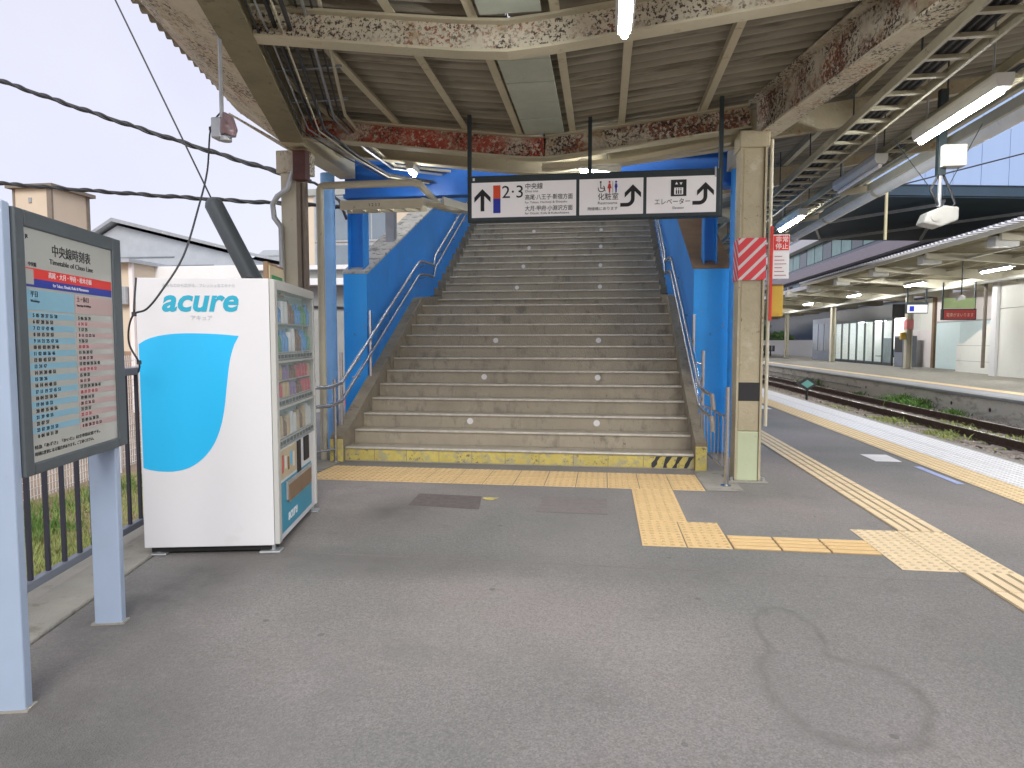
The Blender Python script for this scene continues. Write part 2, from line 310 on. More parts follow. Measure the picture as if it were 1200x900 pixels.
def link(name, me, parent=None, smooth=False, bevel=0., loc=None):
    o = bpy.data.objects.new(name, me); COL.objects.link(o); o.parent = parent
    if loc is not None: o.location = loc
    if smooth: me.shade_smooth() if hasattr(me, 'shade_smooth') else None
    if smooth and hasattr(me, 'set_sharp_from_angle'): me.set_sharp_from_angle(angle=R(40))
    if bevel:
        md = o.modifiers.new('bevel', 'BEVEL'); md.width = bevel; md.segments = 2; md.limit_method = 'ANGLE'; md.angle_limit = R(40)
    return o
def thing(name, label, cat, loc=(0, 0, 0), rz=0., group=None):
    o = bpy.data.objects.new(name, None); COL.objects.link(o); o.location = loc; o.rotation_euler = (0, 0, rz); o.empty_display_size = .2
    return tag(o, label, cat, group)
def tag(o, label=None, cat=None, group=None, kind=None):
    for k, v in (('label', label), ('category', cat), ('group', group), ('kind', kind)):
        if v: o[k] = v
    return o
def copy_tree(o, loc=None, label=None, parent=None, rz=None):
    c = o.copy(); COL.objects.link(c); c.parent = parent
    if loc is not None: c.location = loc
    if rz is not None: c.rotation_euler = (0, 0, rz)
    if label: c['label'] = label
    for ch in list(o.children): copy_tree(ch, parent=c)
    return c
def text(s, size, pos, m, parent=None, face='-y', align='LEFT', name='lettering', bold=0., sx=1., shear=0., depth=.0006, width=None):
    cu = bpy.data.curves.new(name, 'FONT'); cu.body = s; cu.size = size; cu.align_x = align; cu.extrude = depth; cu.offset = bold; cu.shear = shear
    cu.resolution_u = 3
    ob = bpy.data.objects.new('tmp', cu); COL.objects.link(ob); bpy.context.view_layer.update()
    me = bpy.data.meshes.new_from_object(ob.evaluated_get(bpy.context.evaluated_depsgraph_get())); bpy.data.objects.remove(ob)
    me.materials.clear(); me.materials.append(M[m])
    if width and len(me.vertices):
        xs = [v.co.x for v in me.vertices]; sx = width / max(1e-6, max(xs) - min(xs))
    rot = Matrix.Rotation(R(90), 4, 'X') if face == '-y' else Matrix.Rotation(R(90), 4, 'Z') @ Matrix.Rotation(R(90), 4, 'X')
    if face == '-x': rot = Matrix.Rotation(R(-90), 4, 'Z') @ Matrix.Rotation(R(90), 4, 'X')
    me.transform(Matrix.Translation(Vector(pos)) @ rot @ Matrix.Diagonal((sx, 1, 1, 1)))
    return link(name, me, parent)
def ibeam(pts, w_, h, name, m, parent, tw=.02, tf=.02, m2=None):
    b = MB(); b.sweep(pts, tw, h - 2*tf, tf); o = b.build(name, m, parent)
    f = MB(); f.sweep(pts, w_, tf, 0).sweep(pts, w_, tf, h - tf); f.build('flange', m2 or m, o)
    return o

def smooth_pts(P, n=5):
    P = [Vector(p) for p in P]; o = []
    for i in range(len(P) - 1):
        p0, p1, p2, p3 = P[max(i-1, 0)], P[i], P[i+1], P[min(i+2, len(P)-1)]
        for k in range(n):
            u = k / n; o.append(.5 * ((2*p1) + (-p0 + p2)*u + (2*p0 - 5*p1 + 4*p2 - p3)*u*u + (-p0 + 3*p1 - 3*p2 + p3)*u**3))
    return o + [P[-1]]

# ---------------------------------------------------------------- the ground
PE = 4.67                                     # near platform edge
pf = MB().box(-2.0, 3.53, -6, 5, -.35, 0)
pts = [(-1.38, -3), (3.53, -3), (3.53, 60), (-3.9, 60), (-3.9, 8.2), (-3.12, 5.0), (-2.66, 3.0), (-2.0, 0.0)]
pts = [(-1.2, -4), (3.53, -4), (3.53, 70), (-5.5, 70), (-5.5, 8.0), (-3.95, 8.0), (-3.13, 5.0), (-2.66, 3.0), (-1.95, 0.0)]
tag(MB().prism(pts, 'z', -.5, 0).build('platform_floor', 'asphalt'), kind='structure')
tag(MB().box(3.53, PE - .02, -4, 70, -.5, -.006).build('platform_edge_slab', 'concrete'), kind='structure')
tag(MB().box(PE - .02, PE + .1, -4, 70, -.16, 0).build('platform_coping', 'concrete', bevel=.01), kind='structure')
tag(MB().box(3.9, PE - .021, -4, 70, -.8, -.17).build('platform_wall', 'retaining'), kind='structure')
# concrete kerb strip along the fence
kp = [(-1.95, 0), (-2.66, 3), (-3.13, 5), (-3.95, 8), (-4.45, 8), (-3.62, 5), (-3.12, 3), (-2.4, 0)]
tag(MB().prism([(x - .012, y) if i < 4 else (x, y) for i, (x, y) in enumerate(kp)], 'z', -.7, .015).build('concrete_kerb', 'concrete', bevel=.012), kind='structure')
# ground sheet to the horizon
tag(MB().add([(-600, -300, -.82), (600, -300, -.82), (600, 900, -.82), (-600, 900, -.82)], [(0, 1, 2, 3)]).build('ground', 'dirt'), kind='structure')
tag(MB().box(4.4, 10.2, -4, 140, -.819, -.66).build('track_bed', 'ballast'), kind='structure')
tag(MB().add([(-40, -2, -.62), (-3.2, -2, -.62), (-4.3, 8, -.62), (-4.6, 30, -.62), (-40, 30, -.62)], [(0, 1, 2, 3, 4)]).build('yard_ground', 'dirt'), kind='structure')

def grass_patch(name, m, regions, n, h, label, cat, zb, wd=.006, lean=.5):
    b = MB()
    for i in range(n):
        x0, x1, y0, y1 = random.choice(regions); x = random.uniform(x0, x1); y = random.uniform(y0, y1)
        hh = h * random.uniform(.4, 1.2); a = random.uniform(0, 6.28); dx, dy = math.cos(a) * wd, math.sin(a) * wd; lx, ly = random.uniform(-lean, lean) * hh, random.uniform(-lean, lean) * hh
        b.add([(x - dx, y - dy, zb), (x + dx, y + dy, zb), (x + lx*.5 + dx*.6, y + ly*.5, zb + hh*.6), (x + lx, y + ly, zb + hh)], [(0, 1, 2), (0, 2, 3)])
    return tag(b.build(name, m), label, cat, kind='stuff')
grass_patch('grass', 'grass', [(-6.2, -4.0, 3.4, 6.0), (-5.6, -3.9, 2.2, 4.5), (-7, -4.6, 5, 9)], 26000, .09, 'short grass on the ground beyond the railing', 'grass', -.62, .006)
grass_patch('undergrowth', 'weed', [(-6.4, -5.5, 5.6, 6.3), (-6.6, -6.1, 6, 9)], 900, .16, 'green weeds at the foot of the white mesh fence', 'weeds', -.62, .010)
def clumps(name, m, cl, label, cat, zb):
    b = MB()
    for cx, cy, r, h, n in cl:
        for i in range(n):
            x, y = random.gauss(cx, r * .45), random.gauss(cy, r); hh = h * random.uniform(.3, 1.15) * max(.25, 1 - abs(y - cy) / (r * 2.4)); a = random.uniform(0, 6.28); wd = random.uniform(.006, .014)
            dx, dy = math.cos(a) * wd, math.sin(a) * wd; lx, ly = random.gauss(0, .45) * hh, random.gauss(0, .45) * hh
            b.add([(x - dx, y - dy, zb), (x + dx, y + dy, zb), (x + lx*.4 + dx*1.4, y + ly*.4 + dy, zb + hh*.65), (x + lx*.4 - dx*1.4, y + ly*.4 - dy, zb + hh*.6), (x + lx, y + ly, zb + hh * random.uniform(.8, 1.05))], [(0, 1, 2, 3), (3, 2, 4)])
    return tag(b.build(name, m), label, cat, kind='stuff')
clumps('trackside_weeds', 'weed', [(9.5, 22.6, .35, .42, 900), (9.45, 21.6, .5, .36, 900), (9.6, 24.0, .3, .22, 250), (9.5, 19.5, .3, .25, 300), (9.55, 26.4, .3, .2, 120), (9.5, 32, .5, .45, 250), (9.5, 45, .6, .5, 250)], 'ragged green weeds under the opposite platform wall', 'weeds', -.66)
clumps('track_grass', 'grass', [(8.1, 14.5, .7, .16, 500), (8.2, 17, 1.2, .14, 700), (7.2, 15.2, .4, .18, 350), (7.1, 17.9, .7, .15, 450), (6.9, 21, .6, .15, 250)], 'low grass sprouting between the rails and ballast', 'grass', -.66)

# tactile paving -------------------------------------------------------------
def tile_mesh(name, m, sx, sy, kind):
    g_ = .004; b = MB().box(g_, sx - g_, g_, sy - g_, 0, .004); nbase = len(b.f)
    def frus(x, y, r, h):
        vs = [(x + math.cos(k*math.pi/3)*r, y + math.sin(k*math.pi/3)*r, .004) for k in range(6)] + [(x + math.cos(k*math.pi/3)*r*.6, y + math.sin(k*math.pi/3)*r*.6, .004 + h) for k in range(6)]
        b.add(vs, [(k, (k+1) % 6, 6 + (k+1) % 6, 6 + k) for k in range(6)] + [(6, 7, 8, 9, 10, 11)])
    if kind == 'dots':
        for i in range(5):
            for j in range(5): frus((i + .5) * sx / 5, (j + .5) * sy / 5, .017, .005)
    elif kind == 'bars_y':
        for i in range(4): x = (i + .5) * sx / 4; b.box(x - .027, x + .027, .008, sy - .008, .0035, .010)
    elif kind == 'bars_x':
        for i in range(4): y = (i + .5) * sy / 4; b.box(.008, sx - .008, y - .024, y + .024, .0035, .010)
    me = b.mesh(name, m + '_base' if kind != 'dots' else m); me.materials.append(M[m] if kind != 'dots' else M[m + '_dot'])
    for p in me.polygons: p.material_index = 0 if p.index < nbase else 1
    return me
def paving(label, x0, y0, nx, ny, sx, sy, kind, m, name='tactile_paving', zz=.001):
    t = thing(name, label, 'tactile paving', (x0, y0, zz)); me = tile_mesh('tile', m, sx, sy, kind); k = 0
    for j in range(ny):
        for i in range(nx):
            link('tile', me, t, loc=(i * sx, j * sy, 0))
    return t
paving('pale yellow ribbed guiding strip running along the platform beyond the junction block', 2.13, 5.07, 1, 90, .32, .325, 'bars_y', 'tactile_pale')
paving('pale yellow ribbed guiding strip running toward the camera from the junction block', 2.13, -1.0, 1, 16, .32, .325, 'bars_y', 'tactile_pale')
paving('pale yellow dotted junction block where the guiding strips meet', 1.80, 4.20, 2, 3, .325, .29, 'dots', 'tactile_pale')
paving('narrow yellow ribbed strip crossing from the corner block to the junction block', .87, 4.47, 3, 1, .31, .31, 'bars_x', 'tactile')
paving('square yellow corner block where the strip from the stairs turns', .27, 4.47, 2, 2, .30, .32, 'dots', 'tactile')
paving('short yellow strip joining the corner block to the stair foot', .27, 5.11, 1, 4, .38, .275, 'dots', 'tactile')
paving('wide yellow warning strip across the foot of the stairs', -2.95, 6.215, 13, 2, .30, .365, 'dots', 'tactile')
def edge_strip(name, label, m, x0, nx, sx, ny, zz=.001):
    t = thing(name, label, 'tactile paving', (x0, 3.0, zz)); me = tile_mesh('tile', m, sx, .30, 'dots')
    for j in range(ny):
        for i in range(nx): link('tile', me, t, loc=(i*sx, j*.3, 0))
    b = MB()
    for i in range(nx): b.box(i*sx + .003, (i+1)*sx - .003, ny*.3, 55, 0, .004); b.box(i*sx + .003, (i+1)*sx - .003, -6.5, -.003, 0, .004)
    tag(b.build('far_tiles', m, t), kind='stuff')
edge_strip('edge_warning_strip', 'orange yellow dotted warning strip beside the white edge blocks', 'edge_yellow', 3.53, 1, .38, 120)
edge_strip('edge_blocks', 'white dotted blocks along the near platform edge', 'edge_white', 3.912, 2, .37, 120, .0)
def flat(name, poly, m, z, label=None, cat=None, kind=None):
    o = MB().prism(poly, 'z', z - .002, z).build(name, m); return tag(o, label, cat, kind=kind)
flat('repair_patch', [(-1.62, 5.34), (-1.0, 5.27), (-1.06, 5.72), (-1.64, 5.75)], 'patch_dark', .004, 'dark rectangular asphalt repair patch left of centre before the stairs', 'patch')
flat('repair_patch', [(-.53, 5.26), (.045, 5.25), (.04, 5.78), (-.51, 5.80)], 'patch_mid', .004, 'faint rectangular asphalt repair patch in front of the stair centre', 'patch')
tag(MB().box(-1.9, 2.1, 4.02, 4.03, .0, .0015).build('asphalt_seam', 'patch_mid'), kind='structure')
flat('paint_fleck', [(-1.0, 5.60), (-.93, 5.60), (-.90, 5.68), (-1.03, 5.68), (-1.04, 5.64)], 'yellow_paint', .006, 'small yellow paint fleck at the corner of the dark patch', 'marking')
flat('boarding_mark', [(3.12, 8.04), (3.40, 8.04), (3.42, 8.52), (3.12, 8.52)], 'paint_white', .004, 'white square boarding mark beside the edge strip', 'marking')
flat('boarding_line', [(3.40, 6.85), (3.47, 6.85), (3.47, 7.75), (3.40, 7.75)], 'paint_blue', .004, 'thin pale blue boarding line beside the edge strip', 'marking')
flat('boarding_mark', [(3.1, 14.0), (3.42, 14.0), (3.42, 15.6), (3.1, 15.6)], 'paint_white', .004, 'far white boarding mark beyond the striped column', 'marking')

# ---------------------------------------------------------------- the stairs
RI, TR, Y0 = .164, .305, 7.25
SX0, SX1 = -2.95, .985
def ybase(n): return Y0 + (n - 1) * TR + (.75 if n >= 13 else 0)      # nosing line of step n
st = thing('staircase', 'wide concrete staircase with metal nosings climbing to the concourse', 'staircase', (0, Y0, 0))
NS = 31
for n in range(1, NS + 1):
    y = ybase(n) - Y0; y2 = ybase(n + 1) - Y0 + .03
    if n == NS: y2 += 6
    b = MB().box(SX0, SX1, y + .012, y2, (n-1)*RI if n > 1 else 0, n*RI - .002)
    o = b.build('step', 'stair_conc', st)
    MB().box(SX0 + .01, SX1 - .01, y - .014, y + .045, n*RI - .018, n*RI + .003).build('nosing', 'nosing', o, bevel=.004)
    if n in (3, 6, 9, 15, 18, 21, 24, 27, 30):
        for xx in (-1.57 - .01 * (n % 4), -.07 + .01 * (n % 3)):
            s_ = MB().tube([(xx, y + .013, (n-.5)*RI), (xx, y + .0095, (n-.5)*RI)], .038, 20); s_.build('round_sticker', 'white', o)
MB().box(SX0, SX1, .0075, .011, .012, .138).build('yellow_riser_band', 'yellow_paint', st)
for k in range(4):
    x = SX1 - .06 - k * .115
    j = lambda v: v + random.uniform(-.012, .012)
    MB().prism([(j(x - .05), .012), (j(x - .01), .013), (j(x + .0), .05), (j(x + .02), .08), (j(x + .045), .136), (j(x + .0), .134), (j(x - .015), .10), (j(x - .04), .06)], 'y', .004, .0078).build('black_hazard_mark', 'rubber', st)
for xx in range(10): MB().box(-2.6 + xx*.38, -2.594 + xx*.38, .0062, .0078, .012, .138).build('yellow_joint', 'stringer', st)
def zl(y):      # nosing slope line height at absolute y
    n = 1
    if y <= ybase(12): return (1 + (y - Y0) / TR) * RI
    if y <= ybase(13): return 12 * RI + (y - ybase(12)) / (ybase(13) - ybase(12)) * RI
    return (13 + (y - ybase(13)) / TR) * RI
for x0, x1, nm in ((SX0 - .149, SX0 + .001, 'l'), (SX1 - .001, SX1 + .114, 'r')):
    prof = [(-.02, 0), (-.02, .14), (.0, .30)]
    yy = Y0 + .05
    prof = [(-.05, 0), (-.05, .30), (.1, .36)]
    for y in [Y0 + .3 * k for k in range(1, 12)] + [ybase(12), ybase(12) + .15]: prof.append((y - Y0, min(zl(y) + .12, 12 * RI + .22)))
    prof.append((ybase(13) - Y0 + .05, 12 * RI + .22))
    for n in range(13, NS + 1):        # sawtooth above the landing
        prof.append((ybase(n) - Y0 + .02, n*RI + .07)); prof.append((ybase(n+1) - Y0 + .01, n*RI + .07))
    prof.append((ybase(NS) - Y0 + 6, NS*RI + .07)); prof.append((ybase(NS) - Y0 + 6, 3.4)); prof.append((2.2, 0))
    MB().prism(prof, 'x', x0, x1).build('stringer', 'stringer', st)
# yellow painted ends of the stringers
MB().box(SX0 - .152, SX0 + .002, -.075, -.045, 0, .26).build('painted_end', 'yellow_paint', st, bevel=.008)
MB().box(SX1 - .002, SX1 + .117, -.075, -.045, 0, .26).build('painted_end', 'yellow_paint', st, bevel=.008)
# parapets
def parapet(x0, x1, label, sl, capm):
    t = thing('stair_parapet', label, 'wall', ((x0 + x1)/2, 8.45, 0)); ox = (x0 + x1)/2
    L_ = 8.0; zt_ = 2.27
    MB().prism([(0, 0), (0, zt_), (L_, zt_ + sl * L_), (L_ + 3, zt_ + sl * L_), (L_ + 3, 0)], 'x', x0 - ox, x1 - ox).build('wall', 'blue', t)
    MB().box(x0 - ox, x1 - ox, -.006, -.001, .0, zt_ - .002).build('end_face', 'blue_face', t)
    MB().sweep([(0, -.01, zt_), (0, 0, zt_), (0, L_, zt_ + sl * L_)], x1 - x0 + .03, .03, .001).build('cap', capm, t)
    return t
parapet(-3.42, -3.10, 'blue painted parapet wall on the left of the stairs', .44, 'cap_pale')
parapet(1.10, 1.54, 'blue painted parapet wall on the right of the stairs', .50, 'brown_strip')  # right cap brown: the shadow on it is put into the colour

# handrails -------------------------------------------------------------------
def handrail(side, label):
    X = -3.0 if side < 0 else 1.03
    s_ = 1 if side < 0 else -1
    t = thing('handrail', label, 'handrail', (X, 7.0, 0))
    for h in (.66, .87):
        pts = []
        r_ = .022
        if side < 0: pts += [(-.30, -.42, h - .03), (-.30, -.45, h), (-.02, .02, h)]
        else: pts += [(.02, -.5, h - .14), (0, -.52, h), (0, -.1, h)]
        yl = ybase(12) + .05
        for y in [7.3 + .4 * k for k in range(0, 9)] + [yl]: pts.append((0, y - 7.0, zl(y) + h - .16))
        zc = pts[-1][2]
        pts += [(0, yl + .28 - 7, zc + .03), (0, ybase(13) - .1 - 7, zc + .05)]
        for y in [ybase(13) + .5 * k for k in range(0, 13)]: pts.append((0, y - 7.0, zl(y) + h - .1))
        MB().tube(pts, r_, 10).build('rail', 'steel', t, smooth=True)
    for y in [7.9, 9.0, 10.1, 11.0, 12.2, 13.3, 14.4]:
        z = zl(y); MB().tube([(s_ * -.10, y - 7, z + .60), (s_*-.05, y - 7, z + .62), (0, y - 7, z + .64)], .011, 6).build('bracket', 'steel', t); MB().tube([(s_ * -.10, y - 7, z + .42), (s_*-.05, y - 7, z + .42), (0, y - 7, z + .44)], .011, 6).build('bracket', 'steel', t)
    for y in (7.45, 8.45) if side < 0 else (7.5, 8.3):
        z = zl(y); MB().tube([(s_ * -.06, y - 7, z + .06), (s_ * -.06, y - 7, z + .98)], .02, 8).build('post', 'steel', t, smooth=True)
    return t
handrail(-1, 'stainless double handrail on the left side of the stairs')
handrail(1, 'stainless double handrail on the right side of the stairs')
# small stainless guard fences at the stair foot
def guard(x0, y0, x1, y1, label, n=5):
    t = thing('stainless_guard', label, 'railing', (x0, y0, 0)); dx, dy = x1 - x0, y1 - y0
    for f in (0, 1): MB().tube([(dx*f, dy*f, 0), (dx*f, dy*f, .95)], .021, 10).build('post', 'steel', t, smooth=True)
    for z in (.15, .66): MB().tube([(0, 0, z), (dx, dy, z)], .012, 6).build('cross_bar', 'steel', t)
    for k in range(1, n): MB().tube([(dx*k/n, dy*k/n, .15), (dx*k/n, dy*k/n, .66)], .007, 6).build('bar', 'steel', t)
    for f in (0, 1): MB().tube([(dx*f, dy*f, 0), (dx*f, dy*f, .012)], .05, 12).build('base_plate', 'steel', t)
guard(1.17, 6.45, 1.12, 8.25, 'stainless steel guard railing at the right foot of the stairs', 9)
guard(-3.33, 6.55, -3.02, 7.15, 'short stainless guard railing at the left foot of the stairs', 4)
flat('cement_apron', [(.96, 6.22), (1.3, 6.22), (1.28, 7.2), (.96, 7.18)], 'concrete', .006, kind='structure')
flat('cement_apron', [(-3.6, 6.6), (-2.96, 6.6), (-2.96, 7.18), (-3.6, 7.3)], 'concrete', .006, kind='structure')

# ---------------------------------------------------------------- the roof
VX = -.65
def zt(x):      # top of the cross beams / underside of roof
    a = abs(x - VX); base = 3.44 + (.13 if x < VX else .115) * math.sqrt(a*a + .03) - .02
    return base if x < 2.0 else 3.44 + .115 * 2.65 + (x - 2.0) * .13
def rim(y): return -2.31 - .245 * y - .02 if y < 7.2 else -4.09
canopy = thing('platform_canopy', 'rusty cream steel platform canopy with corrugated butterfly roof', 'canopy', (0, 0, 0))
def xs_(a, b, n): return [a + (b - a) * i / n for i in range(n + 1)]
def beam_at(y, xa, xb, m, h=.2, z0=0., wd=.12, m2='cream'):
    pts = [(x, y, zt(x) - h + z0) for x in xs_(xa, xb, 16)]
    return ibeam(pts, wd, h, 'cross_beam', m, canopy, .016, .018, m2)
beam_at(4.38, -2.6, 1.9, 'peeled', .21, 0, .13, 'cream')
beam_at(6.8, -3.3, -.6, 'peeled_red', .23, 0, .13, 'cream')
beam_at(6.8, -.6, 1.4, 'peeled_heavy', .23, 0, .13, 'cream')
beam_at(7.65, -3.3, 1.5, 'cream', .17, .0, .13, 'cream')
MB().sweep([(-.65, 7.02, 3.17), (.2, 7.02, 3.2), (1.25, 7.02, 3.36)], .10, .05).build('bracing_angle', 'cream', canopy)
# purlins
for x, y0, y1 in ((-2.15, 2.9, 7.9), (-1.42, 2.9, 7.9), (-.87, 2.9, 7.9), (-.34, 2.9, 7.9), (.14, 2.9, 7.9), (.92, 2.9, 7.9), (-2.85, 5.5, 7.9), (2.45, 2.9, 45), (3.05, 2.9, 45), (3.8, 2.9, 45), (4.35, 2.9, 45)):
    MB().box(x - .012, x + .012, y0, y1, zt(x) + .001, zt(x) + .07).box(x + .012, x + .05, y0, y1, zt(x) + .001, zt(x) + .011).build('purlin', 'cream', canopy)
# corrugated sheets
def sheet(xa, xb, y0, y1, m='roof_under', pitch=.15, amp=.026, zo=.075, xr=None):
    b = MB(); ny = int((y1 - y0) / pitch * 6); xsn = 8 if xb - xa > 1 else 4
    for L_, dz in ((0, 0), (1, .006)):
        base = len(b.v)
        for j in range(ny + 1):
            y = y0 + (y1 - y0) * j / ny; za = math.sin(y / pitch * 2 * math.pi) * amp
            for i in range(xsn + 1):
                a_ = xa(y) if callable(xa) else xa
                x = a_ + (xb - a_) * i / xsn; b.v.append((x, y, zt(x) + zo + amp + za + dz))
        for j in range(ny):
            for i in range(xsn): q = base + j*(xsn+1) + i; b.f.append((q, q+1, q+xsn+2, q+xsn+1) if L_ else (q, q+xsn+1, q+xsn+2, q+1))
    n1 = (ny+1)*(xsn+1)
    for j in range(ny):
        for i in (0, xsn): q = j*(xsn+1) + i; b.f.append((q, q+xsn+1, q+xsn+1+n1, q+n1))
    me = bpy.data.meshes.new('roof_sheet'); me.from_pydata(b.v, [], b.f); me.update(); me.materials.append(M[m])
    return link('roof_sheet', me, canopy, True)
yb = 2.9; k = 0
while yb < 7.9:
    y1 = min(yb + .91, 7.95)
    # left sheets cut along the slanting rim: built in plan with a moving outer end
    b = MB(); pitch, amp = .15, .026; ny = int((y1 - yb) / pitch * 6)
    for dz in (0, .006):
        base = len(b.v)
        for j in range(ny + 1):
            y = yb + (y1 - yb) * j / ny; za = math.sin(y / pitch * 2 * math.pi) * amp
            for i in range(7):
                x = rim(y) + (-.66 - rim(y)) * i / 6; b.v.append((x, y, zt(x) + .075 + amp + za + dz + k % 2 * .004))
        for j in range(ny):
            for i in range(6): q = base + j*7 + i; b.f.append((q, q+1, q+8, q+7) if dz else (q, q+7, q+8, q+1))
    for j in range(ny): q = j*7; n1 = (ny+1)*7; b.f.append((q, q+n1, q+7+n1, q+7))
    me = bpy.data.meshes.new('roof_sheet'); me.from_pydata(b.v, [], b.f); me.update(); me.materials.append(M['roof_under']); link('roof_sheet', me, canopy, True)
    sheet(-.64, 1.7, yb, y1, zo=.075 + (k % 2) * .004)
    yb = y1; k += 1
yb = 2.9; k = 0
while yb < 45:
    st_ = .91 if yb < 16 else 4.0
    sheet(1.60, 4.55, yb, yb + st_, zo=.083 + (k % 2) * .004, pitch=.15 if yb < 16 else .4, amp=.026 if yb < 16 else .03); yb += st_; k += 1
# valley gutter panels
for a, b_ in ((2.95, 4.25), (4.5, 6.68), (6.92, 7.55)):
    n = max(1, round((b_ - a) / .45))
    for i in range(n):
        y0 = a + (b_ - a) * i / n; y1 = a + (b_ - a) * (i + 1) / n - .012
        MB().box(-.79, -.40, y0, y1, zt(-.6) - .012 + .004 * (i % 2), zt(-.6) + .01 + .004 * (i % 2)).build('gutter_panel', 'green_panel', canopy, bevel=.003)
# left girder: slanting along the fence side, then straight beside the stairs
GL = [(-2.026, 2.9, 3.45), (-3.20, 6.6, 3.45)]
g1 = MB().sweep(GL, .20, .34).build('girder', 'olive', canopy)
MB().sweep([(x - .0, y, z) for x, y, z in GL], .235, .02, -.021).build('flange', 'olive', g1)
ev = MB(); 
for (x, y) in ((-1.55, 1.4), (-3.20, 6.6)):
    pass
eA, eB = Vector((-2.156, 2.9, 0)), Vector((-3.33, 6.6, 0))
n_ = Vector((-.953, -.302, 0))
def q4(a, b, c, d, th, name, m, parent):
    """slab between four points, th thick downward"""
    vs = [Vector(p) for p in (a, b, c, d)]; nn = (vs[1] - vs[0]).cross(vs[3] - vs[0]).normalized() * th
    o = MB().add([*vs, *[v - nn for v in vs]], [(0, 1, 2, 3), (7, 6, 5, 4), (0, 4, 5, 1), (1, 5, 6, 2), (2, 6, 7, 3), (3, 7, 4, 0)]).build(name, m, parent); return o
q4(eA + Vector((0, 0, 3.47)), eB + Vector((0, 0, 3.47)), Vector((rim(6.6) + .16, 6.6, 3.79)), Vector((rim(2.9) + .22, 2.9, 3.73)), .02, 'eave_board', 'peeled', canopy)
g2 = MB().sweep([(-3.24, 6.62, 3.44), (-3.24, 8.2, 3.44)], .2, .3).build('girder', 'cream', canopy)
q4((-3.35, 6.7, 3.46), (-3.35, 7.9, 3.46), (-3.95, 7.9, 3.80), (-3.95, 6.7, 3.80), .02, 'eave_board', 'peeled', canopy)
# right girder, slanting the same way
GR = [(2.32, 2.9, 3.38), (1.50, 7.0, 3.38)]
gr = MB().sweep(GR, .02, .36).build('girder', 'peeled_heavy', canopy)
MB().sweep(GR, .20, .02, -.02).sweep(GR, .20, .02, .36).build('flange', 'peeled', gr)
MB().sweep([(1.50, 7.01, 3.38), (1.50, 45, 3.38)], .14, .3).build('girder', 'cream', canopy)
# right wing cantilever beams with rounded undersides
for y in (4.6, 7.2, 9.8, 12.4, 15, 17.6, 20.2, 24, 28, 32, 36):
    xa = 2.5 if y < 4 else 1.95 if y < 7 else 1.58
    prof = [(xa, 3.44), (2.3, 3.52), (3.0, 3.72), (3.8, 3.87), (4.5, 3.97), (4.5, zt(4.5) - .002), (xa, zt(xa) - .002)]
    MB().prism(prof, 'y', y - .045, y + .045).build('cantilever', 'column_tan', canopy)
# left small fascia and right eave trim
MB().box(4.53, 4.57, 2.9, 45, 3.97, 4.10).build('eave_trim', 'cream_pale', canopy)

# columns -----------------------------------------------------------------------
def hcol(name, label, x, y, wd, dp, h, m, lean=(0, 0), z0=0.):
    t = thing(name, label, 'column', (x, y, z0))
    b = MB().box(-wd/2, -wd/2 + .014, -dp/2, dp/2, 0, h).box(wd/2 - .014, wd/2, -dp/2, dp/2, 0, h).box(-wd/2 + .014, wd/2 - .014, -.008, .008, 0, h)
    b.build('shaft', m, t); return t
c = thing('platform_column', 'cream steel column with red and white warning band right of the stairs', 'column', (1.41, 6.8, 0))
MB().box(-.10, .10, -.11, .11, .50, 3.36).build('shaft', 'column_tan', c, bevel=.012)
MB().box(-.1015, .1015, -.1115, .1115, .01, .50).build('painted_foot', 'green_base', c, bevel=.012)
MB().box(-.122, -.1015, -.125, .11, .02, 3.22).build('flange', 'column_tan', c); MB().box(.1015, .122, -.125, .11, .02, 3.22).build('flange', 'column_tan', c)
MB().box(-.19, .19, -.17, .17, 0, .014).build('base_plate', 'concrete', c, bevel=.003)
for sx in (-.15, .15): MB().tube([(sx, -.13, .012), (sx, -.13, .05)], .014, 6).build('anchor_bolt', 'galv', c)
MB().box(-.128, .128, -.130, .125, 1.97, 2.37).build('warning_band', 'stripe_red', c)
MB().box(-.106, .106, -.1165, .1165, .80, .98).build('black_band', 'black', c, bevel=.004)
MB().box(-.14, .14, -.145, .14, 3.22, 3.38).build('capital', 'column_tan', c, bevel=.01)
MB().tube([(.17, -.08, .55), (.17, -.08, 3.3)], .017, 8).build('conduit', 'cream_pale', c)
t = thing('yellow_box', 'yellow emergency box fixed to the side of the striped column', 'box', (1.655, 6.80, 1.62))
MB().box(-.065, .065, -.07, .07, 0, .30).build('box_body', 'yellow_box', t, bevel=.008); MB().box(-.05, .05, -.074, -.07, .03, .27).build('box_door', 'yellow_box', t)
MB().box(-.07, .07, -.075, .075, .30, .312).build('box_lid', 'brown_strip', t)
t = thing('notice_plate', 'white notice plate with red heading jutting from the striped column', 'sign', (1.68, 6.70, 1.98))
MB().box(-.075, .075, -.006, .006, 0, .42).build('plate', 'white', t, bevel=.002)
MB().box(-.07, .07, -.010, -.0062, .27, .41).build('heading', 'red', t)
text('非常', .06, (-.055, -.011, .35), 'white', t, bold=.0003); text('停止', .06, (-.055, -.011, .285), 'white', t, bold=.0003)
for k in range(6): MB().box(-.06, .05 - .02 * (k % 3), -.0082, -.0062, .03 + k*.036, .036 + k*.036).build('text_line', 'ink_red', t)
MB().box(-.10, -.076, -.012, .012, -.4, .50).build('side_strip', 'red', t)

